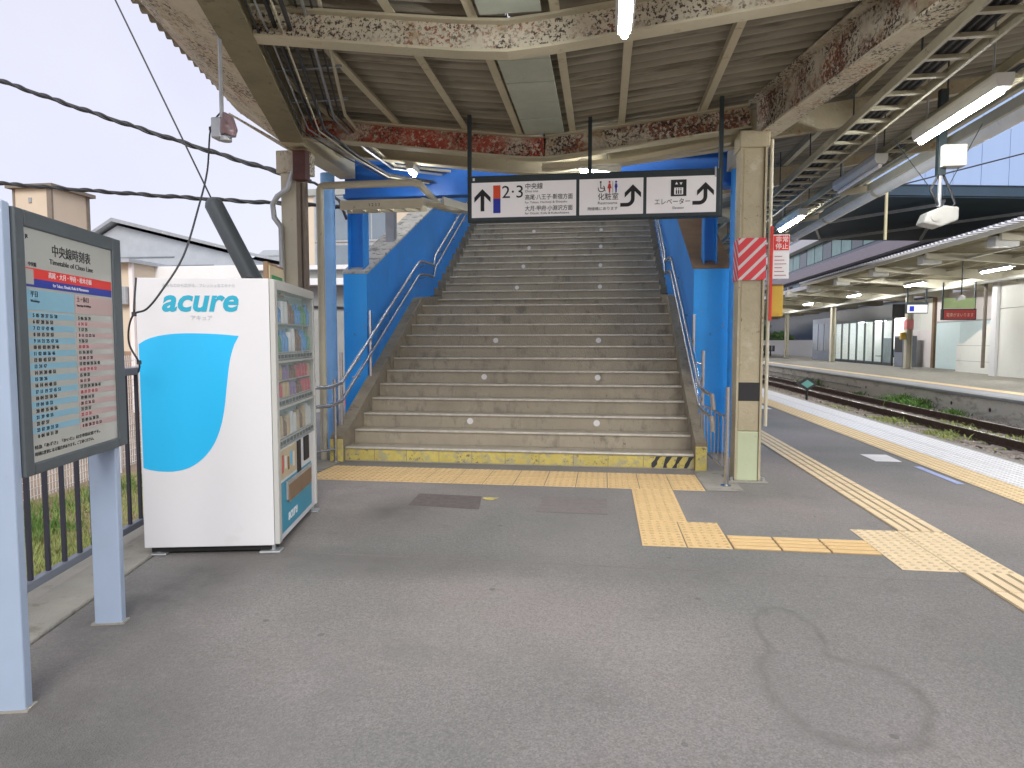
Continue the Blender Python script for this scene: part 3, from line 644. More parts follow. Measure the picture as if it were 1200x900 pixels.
lc = thing('platform_column', 'cream steel column behind the vending machine under the left canopy edge', 'column', (-3.36, 7.0, 0))
MB().box(-.13, .05, -.10, .10, 0, 3.44).build('shaft', 'cream_pale', lc, bevel=.01)
MB().box(.05, .09, -.10, .10, 0, 3.44).build('side_channel', 'taupe', lc)
MB().box(-.17, .17, -.12, .12, 3.2, 3.44).build('capital', 'peeled', lc, bevel=.01)
MB().tube([(.03, -.13, 3.2), (-.02, -.15, 3.02), (-.14, -.16, 2.94), (-.2, -.15, 2.86), (-.19, -.14, 2.72), (-.12, -.13, 2.62), (-.10, -.13, 0)], .03, 10).build('bent_conduit', 'galv', lc, smooth=True)
MB().tube([(.11, -.06, 0), (.11, -.06, 3.1)], .018, 8).build('conduit', 'taupe', lc)

p = MB().tube([(-3.22, 7.3, 0), (-3.22, 7.3, 3.1), (-3.20, 7.3, 3.14), (-3.16, 7.3, 3.15), (-2.12, 7.3, 3.15), (-2.06, 7.34, 3.14), (-2.22, 9.1, 3.22)], .042, 12).build('goalpost_pipe', 'cream_pale', smooth=True)
tag(p, 'cream conduit pipe rising by the left column and turning across to the stairs', 'pipe')
t = thing('cable_tray', 'cream cable tray running level below the conduit pipe', 'cable tray', (-3.1, 7.6, 2.93))
MB().box(0, 1.0, -.01, .01, 0, .11).box(0, 1.0, .2, .22, 0, .11).build('side_rail', 'cream_pale', t)
for k in range(6): MB().box(.05 + k*.17, .08 + k*.17, .01, .2, .01, .04).build('rung', 'cream_pale', t)
MB().sweep([(1.0, .0, .03), (1.15, 1.4, .18)], .02, .09).sweep([(1.25, .0, .03), (1.4, 1.4, .18)], .02, .09).build('side_rail', 'cream_pale', t)
for k in range(6): MB().box(1.02 + k*.027, 1.25 + k*.027, .12 + k*.22, .15 + k*.22, .05 + k*.024, .08 + k*.024).build('rung', 'cream_pale', t)
text('1 2 3 3', .05, (.35, -.012, .035), 'ink', t)

tag(MB().tube([(-3.49, 8.15, 0), (-3.49, 8.15, 3.5)], .088, 16).build('blue_downpipe', 'blue_pale', smooth=True), 'thick pale blue drainpipe left of the blue parapet', 'pipe')
t = thing('blue_downpipe', 'round blue drainpipe between the right parapet and the striped column', 'pipe', (1.545, 8.15, 0))
MB().tube([(0, 0, 0), (0, 0, 3.6)], .082, 16).build('pipe', 'blue', t, smooth=True)
for z in (.02, .35, .72, 1.5, 2.6): MB().tube([(0, 0, z), (0, 0, z + .03)], .09, 16).build('collar', 'blue', t, smooth=True)
for (x, y, z, h, l) in ((-3.27, 8.62, 2.28, 1.5, 'blue steel column standing on the left parapet'), (1.30, 8.62, 2.28, 1.6, 'blue steel column standing on the right parapet'), (1.42, 12.0, 3.9, 2.2, 'dark farther blue column on the right parapet')):
    hcol('blue_column', l, x, y, .22 if x < 0 else .16, .2, h, 'blue', z0=z)
tag(MB().box(-3.27, -3.14, 9.75, 9.9, 2.7, 4.2).build('grey_post', 'galv'), 'grey steel post standing on the cap of the left blue parapet', 'post')
# blue beams and soffit over the stairs
t = thing('stair_roof', 'dark blue painted roof structure over the stairs', 'roof', (-1.0, 8.25, 3.20))
MB().box(-2.3, 2.5, 0, .12, 0, .75).build('fascia', 'blue_dark', t); MB().box(-2.3, 2.5, -.06, -.001, 0, .05).box(-2.3, 2.5, -.06, -.001, .40, .44).build('bottom_flange', 'blue_dark', t)
MB().box(-2.9, 2.6, 3.0, 3.15, 1.30, 1.60).build('fascia', 'blue_dark', t)
q4((-2.9, 0.1, .76), (2.6, .1, .76), (2.6, 12, 6.0), (-2.9, 12, 6.0), .08, 'soffit', 'wall_pale', t)  # soffit made pale instead of blue, to bounce light onto the steps
for x in (-2.0, -.1):  # lit lamps added under the soffit to brighten the upper steps
    for k in range(4):
        yy = 1.2 + k * 2.4; zz = .76 + (yy - .1) * .4403 - .14
        MB().sweep([(x, yy, zz), (x, yy + 1.3, zz + .572)], .12, .05).build('added_lamp_housing', 'lamp_body', t)
        MB().tube([(x, yy, zz - .03), (x, yy + 1.3, zz + .542)], .022, 8).build('added_lamp_tube', 'added_lamp_soft', t)
MB().box(-2.9, 2.6, 12.0, 12.2, -1.0, 6.2).build('end_wall', 'grey_wall', t)

# ---------------------------------------------------------------- overhead direction sign
sg = thing('direction_sign', 'black framed hanging sign with platform, restroom and elevator panels', 'sign', (-.12, 6.35, 2.53))
MB().box(-1.17, 1.17, 0, .12, 0, .43).build('frame', 'dark_metal', sg, bevel=.006)
PAN = [(-1.145, -.145), (-.115, .475), (.505, 1.13)]
for x0, x1 in PAN: MB().box(x0, x1, -.006, .002, .035, .365).build('panel', 'sign_white', sg)
MB().box(1.115, 1.13, -.012, -.006, .35, .44).build('clip', 'galv', sg)
for x, h in ((-1.175, 1.02), (-.02, .95), (1.175, 1.08)): MB().box(x - .018, x + .018, .03, .07, 0.43 if abs(x) < .5 else 0, h).build('hanger', 'dark_metal', sg)
def arrow(cx, cz, s, curved):
    b = MB()
    if not curved:
        b.prism([(cx - .017*s, cz - .5*s*.2), (cx + .017*s, cz - .1*s), (cx + .017*s, cz + .07*s), (cx - .017*s, cz + .07*s)], 'y', -.009, -.0065)
        tip = (cx, cz + .1*s)
    else:
        # shaft coming from the left, bending up
        P = [(cx - .10*s, cz - .085*s), (cx - .04*s, cz - .085*s)]
        for k in range(7): a = k / 6 * math.pi / 2; P.append((cx - .04*s + math.sin(a)*.055*s, cz - .03*s - math.cos(a)*.055*s))
        P.append((cx + .015*s, cz + .06*s)); P2 = []
        for i, pnt in enumerate(P):
            a = P[max(0, i-1)]; c_ = P[min(len(P)-1, i+1)]; d = Vector((c_[0]-a[0], c_[1]-a[1])).normalized(); P2.append((Vector(pnt) + Vector((-d.y, d.x)) * .017*s, Vector(pnt) - Vector((-d.y, d.x)) * .017*s))
        for i in range(len(P)-1): b.prism([P2[i][0], P2[i+1][0], P2[i+1][1], P2[i][1]], 'y', -.009, -.0065)
        tip = (cx + .015*s, cz + .1*s)
    w_, th = .075*s, .045*s
    for sg_ in (-1, 1):
        b.prism([tip, (tip[0] + sg_*w_, tip[1] - w_), (tip[0] + sg_*w_, tip[1] - w_ - th), (tip[0], tip[1] - th)], 'y', -.0095, -.0064)
    b.build('arrow', 'ink', sg)
arrow(-1.04, .20, 1.05, False); arrow(.365, .205, 1.0, True); arrow(1.02, .205, 1.0, True)
MB().box(-.935, -.865, -.009, -.0062, .21, .335).build('red_line_mark', 'orange_red', sg)
MB().box(-.935, -.865, -.009, -.0062, .075, .21).build('blue_line_mark', 'sign_blue', sg)
text('2·3', .165, (-.855, -.008, .215), 'ink', sg, width=.20)
text('中央線', .062, (-.63, -.008, .295), 'ink', sg, bold=.0003, width=.165)
text('Chuo Line', .030, (-.63, -.008, .262), 'ink', sg)
text('高尾·八王子·新宿方面', .054, (-.63, -.008, .195), 'ink', sg, bold=.0003, width=.45)
text('for Takao, Hachioji & Shinjuku', .028, (-.63, -.008, .158), 'ink', sg, width=.40)
text('大月·甲府·小淵沢方面', .054, (-.63, -.008, .09), 'ink', sg, bold=.0003, width=.45)
text('for Otsuki, Kofu & Kobuchizawa', .028, (-.63, -.008, .055), 'ink', sg, width=.42)
text('化粧室', .068, (.055, -.008, .175), 'ink', sg, bold=.0003, width=.19)
text('Restrooms', .036, (.055, -.008, .13), 'ink', sg, width=.18)
text('跨線橋にあります', .034, (-.04, -.008, .078), 'ink', sg, bold=0, width=.28)
# wheelchair, woman and man pictograms
b = MB()
for k in range(14):
    a0, a1 = R(-200 + k*18), R(-200 + (k+1)*18); r0, r1 = .026, .033; cx, cz = .09, .275
    b.prism([(cx + math.cos(a0)*r0, cz + math.sin(a0)*r0), (cx + math.cos(a0)*r1, cz + math.sin(a0)*r1), (cx + math.cos(a1)*r1, cz + math.sin(a1)*r1), (cx + math.cos(a1)*r0, cz + math.sin(a1)*r0)], 'y', -.009, -.0064)
b.box(.080, .088, -.009, -.0064, .275, .325).box(.080, .110, -.0092, -.0066, .275, .282).prism([(.108, .28), (.115, .28), (.130, .25), (.123, .25)], 'y', -.009, -.0064)
b.tube([(.083, -.0064, .335), (.083, -.009, .335)], .009, 10).build('wheelchair_pictogram', 'ink', sg)
def person_pict(cx, m, skirt):
    b = MB().tube([(cx, -.0064, .334), (cx, -.009, .334)], .010, 10)
    b.prism([(cx - .008, .32), (cx + .008, .32), (cx + (.020 if skirt else .014), .275 if skirt else .29), (cx + .008, .275), (cx + .006, .235), (cx - .006, .235), (cx - .008, .275), (cx - (.020 if skirt else .014), .275 if skirt else .29)], 'y', -.009, -.0064)
    b.build('person_pictogram', m, sg)
person_pict(.165, 'red', True); person_pict(.225, 'sign_blue', False); MB().box(.193, .196, -.009, -.0064, .235, .34).build('divider', 'ink', sg)
MB().box(.725, .865, -.009, -.0062, .185, .335).build('elevator_pictogram', 'ink', sg)
MB().box(.755, .835, -.0105, -.0092, .20, .262).build('elevator_pictogram', 'sign_white', sg)
for x in (.775, .795, .815): MB().tube([(x, -.0104, .25), (x, -.0112, .25)], .006, 8).box(x - .006, x + .006, -.0112, -.0104, .205, .24).build('person_pictogram', 'ink', sg)
for x, d in ((.775, 1), (.815, -1)): MB().prism([(x, .30 + .015*d), (x + .013, .30 - .008*d), (x - .013, .30 - .008*d)], 'y', -.0105, -.0092).build('elevator_pictogram', 'sign_white', sg)
text('エレベーター', .062, (.575, -.008, .115), 'ink', sg, width=.32)
text('Elevator', .032, (.74, -.008, .07), 'ink', sg)
MB().box(-1.135, -1.115, -.004, .001, .385, .41).build('small_plate', 'white', sg)

# ---------------------------------------------------------------- lamps and trays under the roof
def tube_lamp(label, x, y0, L_, z, wd=.10, lit=True):
    t = thing('fluorescent_lamp', label, 'lamp', (x, y0, z), 0, 'fluorescent lamps under the canopies')
    MB().prism([(-wd*.35, .0), (wd*.35, .0), (wd*.5, .045), (wd*.5, .10), (-wd*.5, .10), (-wd*.5, .045)], 'y', 0, L_).build('housing', 'lamp_body', t)
    MB().tube([(0, .04, -.022), (0, L_ - .04, -.022)], .021, 10).build('tube', 'lamp' if lit else 'white', t, smooth=True)
    for y in (.15, L_ - .15): MB().tube([(0, y, .1), (0, y, max(.12, zt(x) - z))], .008, 6).build('hanger', 'galv', t)
    return t
tube_lamp('lit fluorescent tube lamp above the hanging direction sign', .098, 2.55, 1.22, 3.05)
tube_lamp('lit fluorescent lamp on the right wing of the canopy nearest the camera', 2.86, 5.35, 1.32, 3.22, .13)
tube_lamp('unlit fluorescent lamp behind the nearest one on the right wing', 2.86, 7.5, 1.3, 3.24, .13, False)
tube_lamp('lit fluorescent lamp third along the right wing by the striped column', 2.88, 10.3, 1.3, 3.22, .13)
tube_lamp('short lit lamp seen just under the rusty beam left of the sign', -2.25, 7.6, .25, 3.38)
l = tube_lamp('small lit lamp seen under the rusty beam above the sign', -.28, 7.25, .5, 3.22); l.rotation_euler = (0, 0, R(-60))
def ladder_tray(label, xa, xb, z, y0, y1, skew=0., n=30):
    t = thing('cable_ladder', label, 'cable ladder', (0, 0, 0))
    for x in (xa, xb): MB().sweep([(x, y0, z), (x + skew, y1, z)], .025, .07).build('side_rail', 'tray', t)
    for k in range(n):
        f = (k + .5) / n; y = y0 + (y1 - y0) * f; x = skew * f
        MB().box(xa + x + .013, xb + x - .013, y - .02, y + .02, z + .012, z + .04).build('rung', 'tray', t)
    for k in range(0, n, 4):
        f = (k + .5) / n; y = y0 + (y1 - y0) * f; x = xa + skew * f
        MB().tube([(x, y, z + .07), (x, y, zt(x))], .007, 5).build('drop_rod', 'dark_metal', t)
    for j in range(4):
        xx = xa + .06 + j * (xb - xa - .1) / 4
        MB().tube([(xx, y0, z + .06), (xx + skew*.5, (y0+y1)/2, z + .06), (xx + skew, y1, z + .06)], .018, 6).build('cable', 'rubber', t)
ladder_tray('wide cable ladder tray hanging under the right wing nearest the rusty girder', 2.09, 2.40, 3.28, 2.2, 14, .2, 36)
ladder_tray('second cable ladder tray hanging nearer the platform edge', 2.90, 3.12, 3.36, 2.2, 14, .05, 36)
g_ = MB().tube([(4.72, 2.9, 4.02), (4.72, 45, 4.02)], .12, 18); t = thing('gutter_pipe', 'thick pale gutter pipe along the edge of the right canopy wing', 'gutter', (0, 0, 0)); g_.build('pipe', 'gutter_paint', t, smooth=True)
for y in (4.6, 7.2, 9.8, 12.4, 15, 17.6, 20.2): MB().tube([(4.72, y, 4.02), (4.72, y + .1, 4.02)], .132, 18).build('collar', 'cream', t, smooth=True); MB().box(4.5, 4.72, y + .02, y + .08, 4.10, 4.15).build('bracket', 'cream', t)
# hanging box with a loudspeaker
t = thing('hanging_loudspeaker', 'pale horn loudspeaker hanging from a junction box under the right wing', 'loudspeaker', (3.16, 6.9, 0))
MB().box(-.035, .035, -.03, .03, 2.95, 3.75).build('pole', 'dark_metal', t)
MB().box(-.02, .19, -.09, .05, 3.02, 3.22).build('junction_box', 'lamp_body', t, bevel=.008)
MB().tube([(-.02, 0, 2.95), (-.08, 0, 2.82), (-.04, -.02, 2.72), (0, 0, 2.66)], .012, 6).tube([(.03, 0, 2.95), (.1, 0, 2.8), (.13, -.02, 2.68), (.07, 0, 2.60)], .012, 6).build('cable', 'rubber', t, smooth=True)
MB().tube([(0, 0, 2.96), (0, 0, 2.66)], .02, 8).build('stem', 'galv', t)
MB().prism([(-.17, 2.50), (-.02, 2.46), (.14, 2.52), (.14, 2.64), (.02, 2.66), (-.13, 2.60)], 'y', -.09, .09).build('speaker_body', 'lamp_body', t, bevel=.015)
MB().tube([(-.07, -.09, 2.545), (-.07, -.1, 2.545)], .035, 12).build('speaker_grille', 'lamp_body', t)
for (a, b_) in (((.35, 0, 3.42), (.03, 0, 2.75)), ((-.42, 0, 3.3), (-.02, 0, 2.75))): MB().tube([a, b_], .004, 5).build('stay_chain', 'dark_metal', t)
# pole with a small camera under the left girder
t = thing('security_camera', 'small grey security camera on a drop pole under the left canopy edge', 'camera', (-2.60, 4.32, 0))
MB().tube([(0, 0, 2.84), (0, 0, 3.5)], .014, 8).build('pole', 'galv', t)
MB().tube([(.03, -.02, 3.48), (-.03, -.02, 3.48)], .03, 8).build('clamp', 'galv', t)
MB().box(-.055, .02, -.05, .05, 2.76, 2.90).build('bracket', 'galv', t, bevel=.01)
MB().tube([(.03, -.02, 2.93), (.05, -.02, 2.89), (.06, -.02, 2.82), (.055, -.02, 2.78)], .04, 12, rs=[.012, .045, .058, .05]).build('dome', 'dome', t, smooth=True)
MB().tube([(.03, -.01, 2.775), (.03, -.01, 2.745)], .04, 12).build('lens', 'galv', t, smooth=True)

# cables along the left girder
cb = thing('cable_bundle', 'bundle of dark and pale cables strapped along the left girder', 'cables', (0, 0, 0))
for k in range(9):
    o_ = .16 + k * .055; z = 3.47 + .02 * (k % 3) + (.10 if k > 4 else .0); r_ = random.choice((.008, .012, .016))
    m_ = ['rubber', 'galv', 'rubber', 'cream_pale', 'rubber', 'rubber', 'galv', 'rubber', 'cream_pale'][k]
    pts = [Vector((-2.026, 2.9, z)) + Vector((o_, .0, 0))]
    for j in range(1, 9):
        f = j / 8; pts.append(Vector((-2.026 - 1.12*f + o_, 2.9 + 3.5*f, z + random.uniform(-.008, .008))))
    pts += [Vector((-2.95 + o_*.6, 7.2, z - .05)), Vector((-2.7 + o_*.3, 7.9, z - .10)), Vector((-2.5 + o_, 8.2, z - .12))]
    MB().tube(pts, r_, 6).build('cable', m_, cb, smooth=True)
for j in range(5):
    f = (j + .4) / 5; MB().box(-2.026 - 1.12*f + .10, -2.026 - 1.12*f + .66, 2.9 + 3.5*f - .015, 2.9 + 3.5*f + .015, 3.60, 3.62).build('strap', 'galv', cb)
t = thing('junction_box', 'dark rusty junction box on top of the left column', 'box', (-3.22, 6.84, 3.10))
MB().box(-.07, .07, -.06, .06, 0, .30).build('box_body', 'brown_red', t, bevel=.006)
MB().box(-.08, .08, -.07, .07, .30, .315).build('box_lid', 'brown_strip', t)

# overhead wires ---------------------------------------------------------------
def twisted(label, a, b, sag, r_=.045, ext=0.):
    t = thing('twisted_cable', label, 'cable', (0, 0, 0)); a, b = Vector(a), Vector(b); n = 60; core = []; hel = []
    for i in range(n + 1):
        f = i / n; p_ = a.lerp(b, f); p_.z -= sag * 4 * f * (1 - f); core.append(p_)
    MB().tube(core, r_ * .65, 6).build('core', 'rubber', t, smooth=True)
    for ph in (0, 2.1):
        pts = []
        for i in range(n * 6 + 1):
            f = i / (n * 6); p_ = a.lerp(b, f); p_.z -= sag * 4 * f * (1 - f); w_ = f * (b - a).length * 9 + ph
            pts.append(p_ + Vector((0, math.cos(w_), math.sin(w_))) * r_ * .6)
        MB().tube(pts, r_ * .42, 5).build('strand', 'rubber', t, smooth=True)
twisted('upper thick twisted black cable crossing the sky at a slant', (-13.4, 9, 7.0), (-4.1, 9, 3.62), .12, .042)
twisted('lower thick twisted black cable crossing the sky nearly level', (-14.5, 9, 4.45), (-3.3, 9, 3.24), .10, .036)
tag(MB().tube([(-4.3, 8.95, 3.66), (-4.0, 8.9, 3.58), (-3.8, 8.9, 3.45), (-3.6, 8.8, 3.30), (-3.5, 8.8, 3.05)], .02, 6).build('drooping_cable', 'rubber', smooth=True), 'short black cable drooping beside the top of the left column', 'cable')
t = thing('guy_wire', 'thin guy wire with a thick grey plastic guard leaning behind the vending machine', 'wire', (0, 0, 0))
gA, gB, gC = Vector((-7.0, 6.2, 7.6)), Vector((-3.86, 6.2, 2.75)), Vector((-3.44, 6.2, 2.02))
MB().tube([(-8.4, 6.2, 9.8), (-4.85, 6.2, 4.80), (-3.86, 6.2, 2.78)], .008, 6).build('wire', 'rubber', t)
MB().tube([(-3.865, 6.2, 2.80), (-3.855, 6.2, 2.77), (-3.84, 6.2, 2.73), (-3.40, 6.2, 1.9), (-2.9, 6.2, .95)], .09, 14, rs=[.03, .07, .09, .092, .092]).build('plastic_guard', 'board_grey', t, smooth=True)
t = thing('hanging_cable', 'thin black cable looping down in front of the vending machine side', 'cable', (0, 0, 0))
import_pts = [(-2.60, 4.32, 2.95), (-2.671, 4.3, 2.835), (-2.58, 4.1, 2.496), (-2.492, 3.85, 2.197), (-2.431, 3.6, 1.877), (-2.502, 3.5, 1.672), (-2.587, 3.48, 1.565), (-2.668, 3.48, 1.536), (-2.72, 3.5, 1.454), (-2.757, 3.55, 1.355), (-2.739, 3.6, 1.253), (-2.86, 3.75, 1.19)]
MB().tube(smooth_pts(import_pts), .0058, 6).build('cable', 'rubber', t, smooth=True)
MB().tube(smooth_pts([(-2.668, 3.48, 1.536), (-2.672, 3.49, 1.60), (-2.80, 3.68, 1.76)]), .006, 6).build('cable', 'rubber', t, smooth=True)
for p_ in ((-2.671, 4.30, 2.83), (-2.668, 3.48, 1.536), (-2.739, 3.6, 1.255)): MB().tube([(p_[0], p_[1], p_[2] - .012), (p_[0], p_[1], p_[2] + .012)], .013, 6).build('tie', 'rubber', t)

# ---------------------------------------------------------------- timetable board
tb = thing('timetable_board', 'grey framed timetable board on two blue grey posts', 'signboard', (-2.125, 2.115, 0), R(14.7))
for y in (.0, .775): MB().box(-.125, 0, y, y + .05, 0, 1.885 if y == 0 else .869).build('post', 'post_grey', tb, bevel=.006)
for y in (.0, .775): MB().box(-.14, .012, y - .008, y + .058, 0, .008).build('post_foot', 'concrete', tb)
fr = [(.052, .115, .87, 1.87), (.83, .885, .87, 1.87)]
MB().box(-.09, .012, .052, .112, .87, 1.872).build('frame', 'board_grey', tb, bevel=.006)
MB().box(-.09, .012, .80, .885, .87, 1.872).build('frame', 'board_grey', tb, bevel=.006)
MB().box(-.09, .012, .112, .80, 1.81, 1.872).build('frame', 'board_grey', tb, bevel=.006)
MB().box(-.09, .012, .112, .80, .87, .915).build('frame', 'board_grey', tb, bevel=.006)
PY0, PY1, PZ0, PZ1 = .112, .80, .915, 1.81
MB().box(-.06, .002, PY0, PY1, PZ0, PZ1).build('poster', 'poster', tb)
xp = .0028
def strip(y0, y1, z0, z1, m, nm='printed_row', xo=0.): MB().box(.0014, xp + xo, y0, y1, z0, z1).build(nm, m, tb)
text('中央線時刻表', .052, (xp, .455, 1.725), 'ink', tb, '+x', 'CENTER', bold=.0003, width=.30)
text('Timetable of Chuo Line', .030, (xp, .455, 1.688), 'ink', tb, '+x', 'CENTER', width=.34)
text('中央線', .018, (xp, .14, 1.668), 'ink', tb, '+x')
strip(.115, .79, 1.62, 1.66, 'red', 'red_band'); strip(.115, .79, 1.588, 1.62, 'navy', 'blue_band'); strip(.122, .172, 1.597, 1.655, 'poster', 'printed_row', .0004)
text('高尾・大月・甲府・松本方面', .026, (xp + .0004, .44, 1.633), 'white', tb, '+x', 'CENTER'); text('for Takao, Otsuki, Kofu & Matsumoto', .018, (xp + .0004, .44, 1.598), 'white', tb, '+x', 'CENTER')
strip(.115, .455, 1.50, 1.578, 'row_blue'); strip(.465, .79, 1.50, 1.578, 'row_pink')
text('平日', .026, (xp + .0005, .145, 1.552), 'ink', tb, '+x'); text('Weekdays', .014, (xp + .0005, .145, 1.53), 'ink', tb, '+x')
text('土・休日', .026, (xp + .0005, .475, 1.552), 'ink', tb, '+x'); text('Saturdays & Holidays', .014, (xp + .0005, .475, 1.53), 'ink', tb, '+x')
hrs = list(range(5, 24)) + [0]; nr = 20; rz0, rz1 = 1.0, 1.492; dh = (rz1 - rz0) / nr
for i, h in enumerate(hrs):
    z1_ = rz1 - i * dh; z0_ = z1_ - dh
    if i % 2 == 0: strip(.115, .455, z0_, z1_, 'row_blue'); 
    else: strip(.465, .79, z0_, z1_, 'row_pink')
    if i % 2 == 0: pass
    for y0_, n_, mm in ((.15, random.randint(2, 5), 'ink'), (.478, random.randint(2, 5), 'ink_red' if i % 4 == 1 else 'ink')):
        mins = sorted(random.sample(range(1, 60), n_)); s_ = f'{h:>2}  ' + '  '.join(f'{q:02d}' for q in mins)
        text(s_, .020, (xp + .0005, y0_, z0_ + .006), mm, tb, '+x', name='printed_times', bold=.0003)
for k, s_ in enumerate(('特急「あずさ」「かいじ」は全車指定席です。', '時刻は変更になる場合があります。ご了承ください。')):
    text(s_, .017, (xp, .13, .965 - k * .026), 'ink', tb, '+x', width=.5 - .06*k)
text('JR', .02, (xp, .13, 1.77), 'ink', tb, '+x')

# ---------------------------------------------------------------- vending machine
vm = thing('vending_machine', 'white drink vending machine with a blue drop on its side', 'vending machine', (-2.907, 3.812, 0), R(12))
W, D = .85, 1.12
MB().box(.002, W - .125, .0301, D, .055, 1.777).build('cabinet', 'vm_white', vm, bevel=.006)
MB().box(W - .120, W - .082, .0, D, .06, 1.778).build('door', 'vm_trim', vm, bevel=.008)
vmat = Matrix.Identity(4)
MB().box(0, W - .034, -.004, .03, .055, 1.778).build('side_panel', 'vm_white', vm, bevel=.004)
MB().box(W - .1255, W - .034, D - .03, D, .055, 1.778).build('side_cheek', 'vm_white', vm)
# blue drop printed on the side panel (local: x -> along the side, z up)
drop = []
top = [(.010, 1.362), (.06, 1.392), (.13, 1.414), (.22, 1.427), (.32, 1.431), (.42, 1.429), (.52, 1.424), (.625, 1.414)]
right = [(.595, 1.36), (.570, 1.28), (.553, 1.18), (.538, 1.06), (.520, .93), (.49, .81), (.445, .71), (.38, .63), (.30, .575), (.21, .551), (.12, .551), (.05, .562), (.012, .575)]
def sm2(P):
    Q = smooth_pts([(p[0], 0, p[1]) for p in P], 4); return [(q.x, q.z) for q in Q]
MB().prism(sm2(top) + sm2(right), 'y', -.0055, -.003).build('blue_drop_print', 'cyan', vm)
for i in range(1): text('acure', .20, (.155, -.0056, 1.573), 'cyan_letter', vm, bold=.0055, shear=.22, width=.47)
text('アキュア', .036, (.33, -.0056, 1.515), 'letter_grey', vm, width=.13)
text('のみものから広がる、フレッシュなエキナカ', .026, (.165, -.0056, 1.722), 'letter_grey', vm, width=.44)
MB().box(W - .0338, W - .0330, -.0, .03, .06, 1.776).build('door_gap', 'board_grey', vm)
xf_ = W - .082
def fbox(y0, y1, z0, z1, m, nm, d0=-.004, d1=.003, **k): return MB().box(xf_ + d0, xf_ + d1, y0, y1, z0, z1).build(nm, m, vm, **k)
# display windows with rows of drinks
for wi, (z0, z1, cols) in enumerate(((1.26, 1.70, ('bottle_green', 'bottle_blue', 'can_white', 'bottle_brown', 'bottle_blue')), (.95, 1.235, ('can_red', 'can_tan', 'can_violet', 'bottle_brown', 'can_red')), (.68, .925, ('can_white', 'can_tan', 'bottle_brown', 'can_tan', 'can_white')))):
    if wi == 2: y_end = 1.08
    d = fbox(.07, 1.07, z0, z1, 'vm_inside', 'display_back', -.002, .001)
    rows = 2 if wi == 0 else (2 if wi == 1 else 1); rh = (z1 - z0 - .05) / rows
    for r_ in range(rows):
        zb = z0 + .05 + r_ * rh
        MB().box(xf_ + .001, xf_ + .055, .075, 1.065, zb - .008, zb).build('shelf', 'vm_trim', vm)
        for c_ in range(11):
            yy = .12 + c_ * .09; hh = rh * random.uniform(.68, .86); m_ = cols[(c_ // 2 + r_) % 5] if wi < 2 else cols[c_ % 5]
            MB().tube([(xf_ + .03, yy, zb), (xf_ + .03, yy, zb + hh*.62), (xf_ + .03, yy, zb + hh*.78), (xf_ + .03, yy, zb + hh)], .03, 10, rs=[.031, .031, .014 if m_.startswith('bottle') else .03, .013 if m_.startswith('bottle') else .026]).build('drink_sample', m_, vm, smooth=True)
    MB().box(xf_ + .058, xf_ + .066, .075, 1.065, z0, z0 + .038).build('price_rail', 'vm_trim', vm)
    for c_ in range(11): MB().box(xf_ + .066, xf_ + .072, .095 + c_*.09, .150 + c_*.09, z0 + .006, z0 + .03).build('select_button', 'ink', vm)
fbox(.065, 1.075, .665, 1.715, 'vm_glass', 'display_glass', .076, .079)
for y0, y1 in ((.0, .065), (1.075, 1.12)): fbox(y0, y1, .06, 1.775, 'vm_trim', 'door_frame', .0485 if y0 == 0 else 0, .082, bevel=.006)
for z0, z1 in ((1.715, 1.776), (1.237, 1.25), (.93, .945)): fbox(.065, 1.075, z0, z1, 'vm_trim', 'door_frame', 0, .082)
fbox(.065, 1.075, .06, .664, 'vm_white', 'lower_panel', 0, .07)
fbox(.09, .50, .46, .655, 'vm_tan', 'advert_panel', .07, .074); fbox(.52, .62, .40, .66, 'ink', 'coin_unit', .07, .078, bevel=.004); fbox(.72, .86, .48, .66, 'ink', 'bill_unit', .07, .082, bevel=.004)
for k in range(5): fbox(.12 + .07*k, .16 + .07*k, .50 + .02*(k % 2), .62 - .015*(k % 3), ('can_red', 'can_white', 'bottle_brown', 'cyan', 'can_white')[k], 'printed_ad', .0742, .0752)
fbox(.09, .95, .10, .44, 'cyan_dark', 'blue_panel', .07, .073)
fbox(.20, .92, .30, .43, 'galv', 'delivery_flap', .073, .085, bevel=.004); fbox(.23, .89, .285, .40, 'brown_strip', 'delivery_opening', .085, .088)
text('acure', .11, (xf_ + .0735, .25, .15), 'white', vm, '+x', bold=.002, shear=.2)
# small sign on top
MB().box(xf_ - .02, xf_ + .01, .12, .50, 1.68, 1.90).build('top_sign', 'brown_strip', vm, bevel=.004)
MB().box(xf_ + .01, xf_ + .016, .14, .48, 1.70, 1.88).build('top_sign_face', 'vm_tan', vm)
MB().prism([(.18, 1.74), (.25, 1.70), (.37, 1.70), (.44, 1.74), (.44, 1.82), (.18, 1.82)], 'x', xf_ + .016, xf_ + .018).build('top_sign_print', 'bottle_green', vm)
text('ICカード', .05, (xf_ + .0185, .22, 1.745), 'white', vm, '+x')
for (x, y) in ((.07, .05), (W - .06, .05), (.07, D - .06), (W - .04, D - .04)):
    f_ = MB().tube([(x, y, 0), (x, y, .07)], .02, 8).build('leg', 'galv', vm)
    MB().box(x - .075, x + .06, y - .05, y + .05, .0, .014).build('foot_plate', 'galv', f_, bevel=.005)
MB().box(.03, W - .06, .03, D - .03, .018, .054).build('underside_shade', 'black', vm)  # black box added to stand in for the shade below the cabinet
MB().tube([(.68, .04, 1.777), (.68, .04, 1.79)], .02, 10).build('top_cap', 'ink', vm)

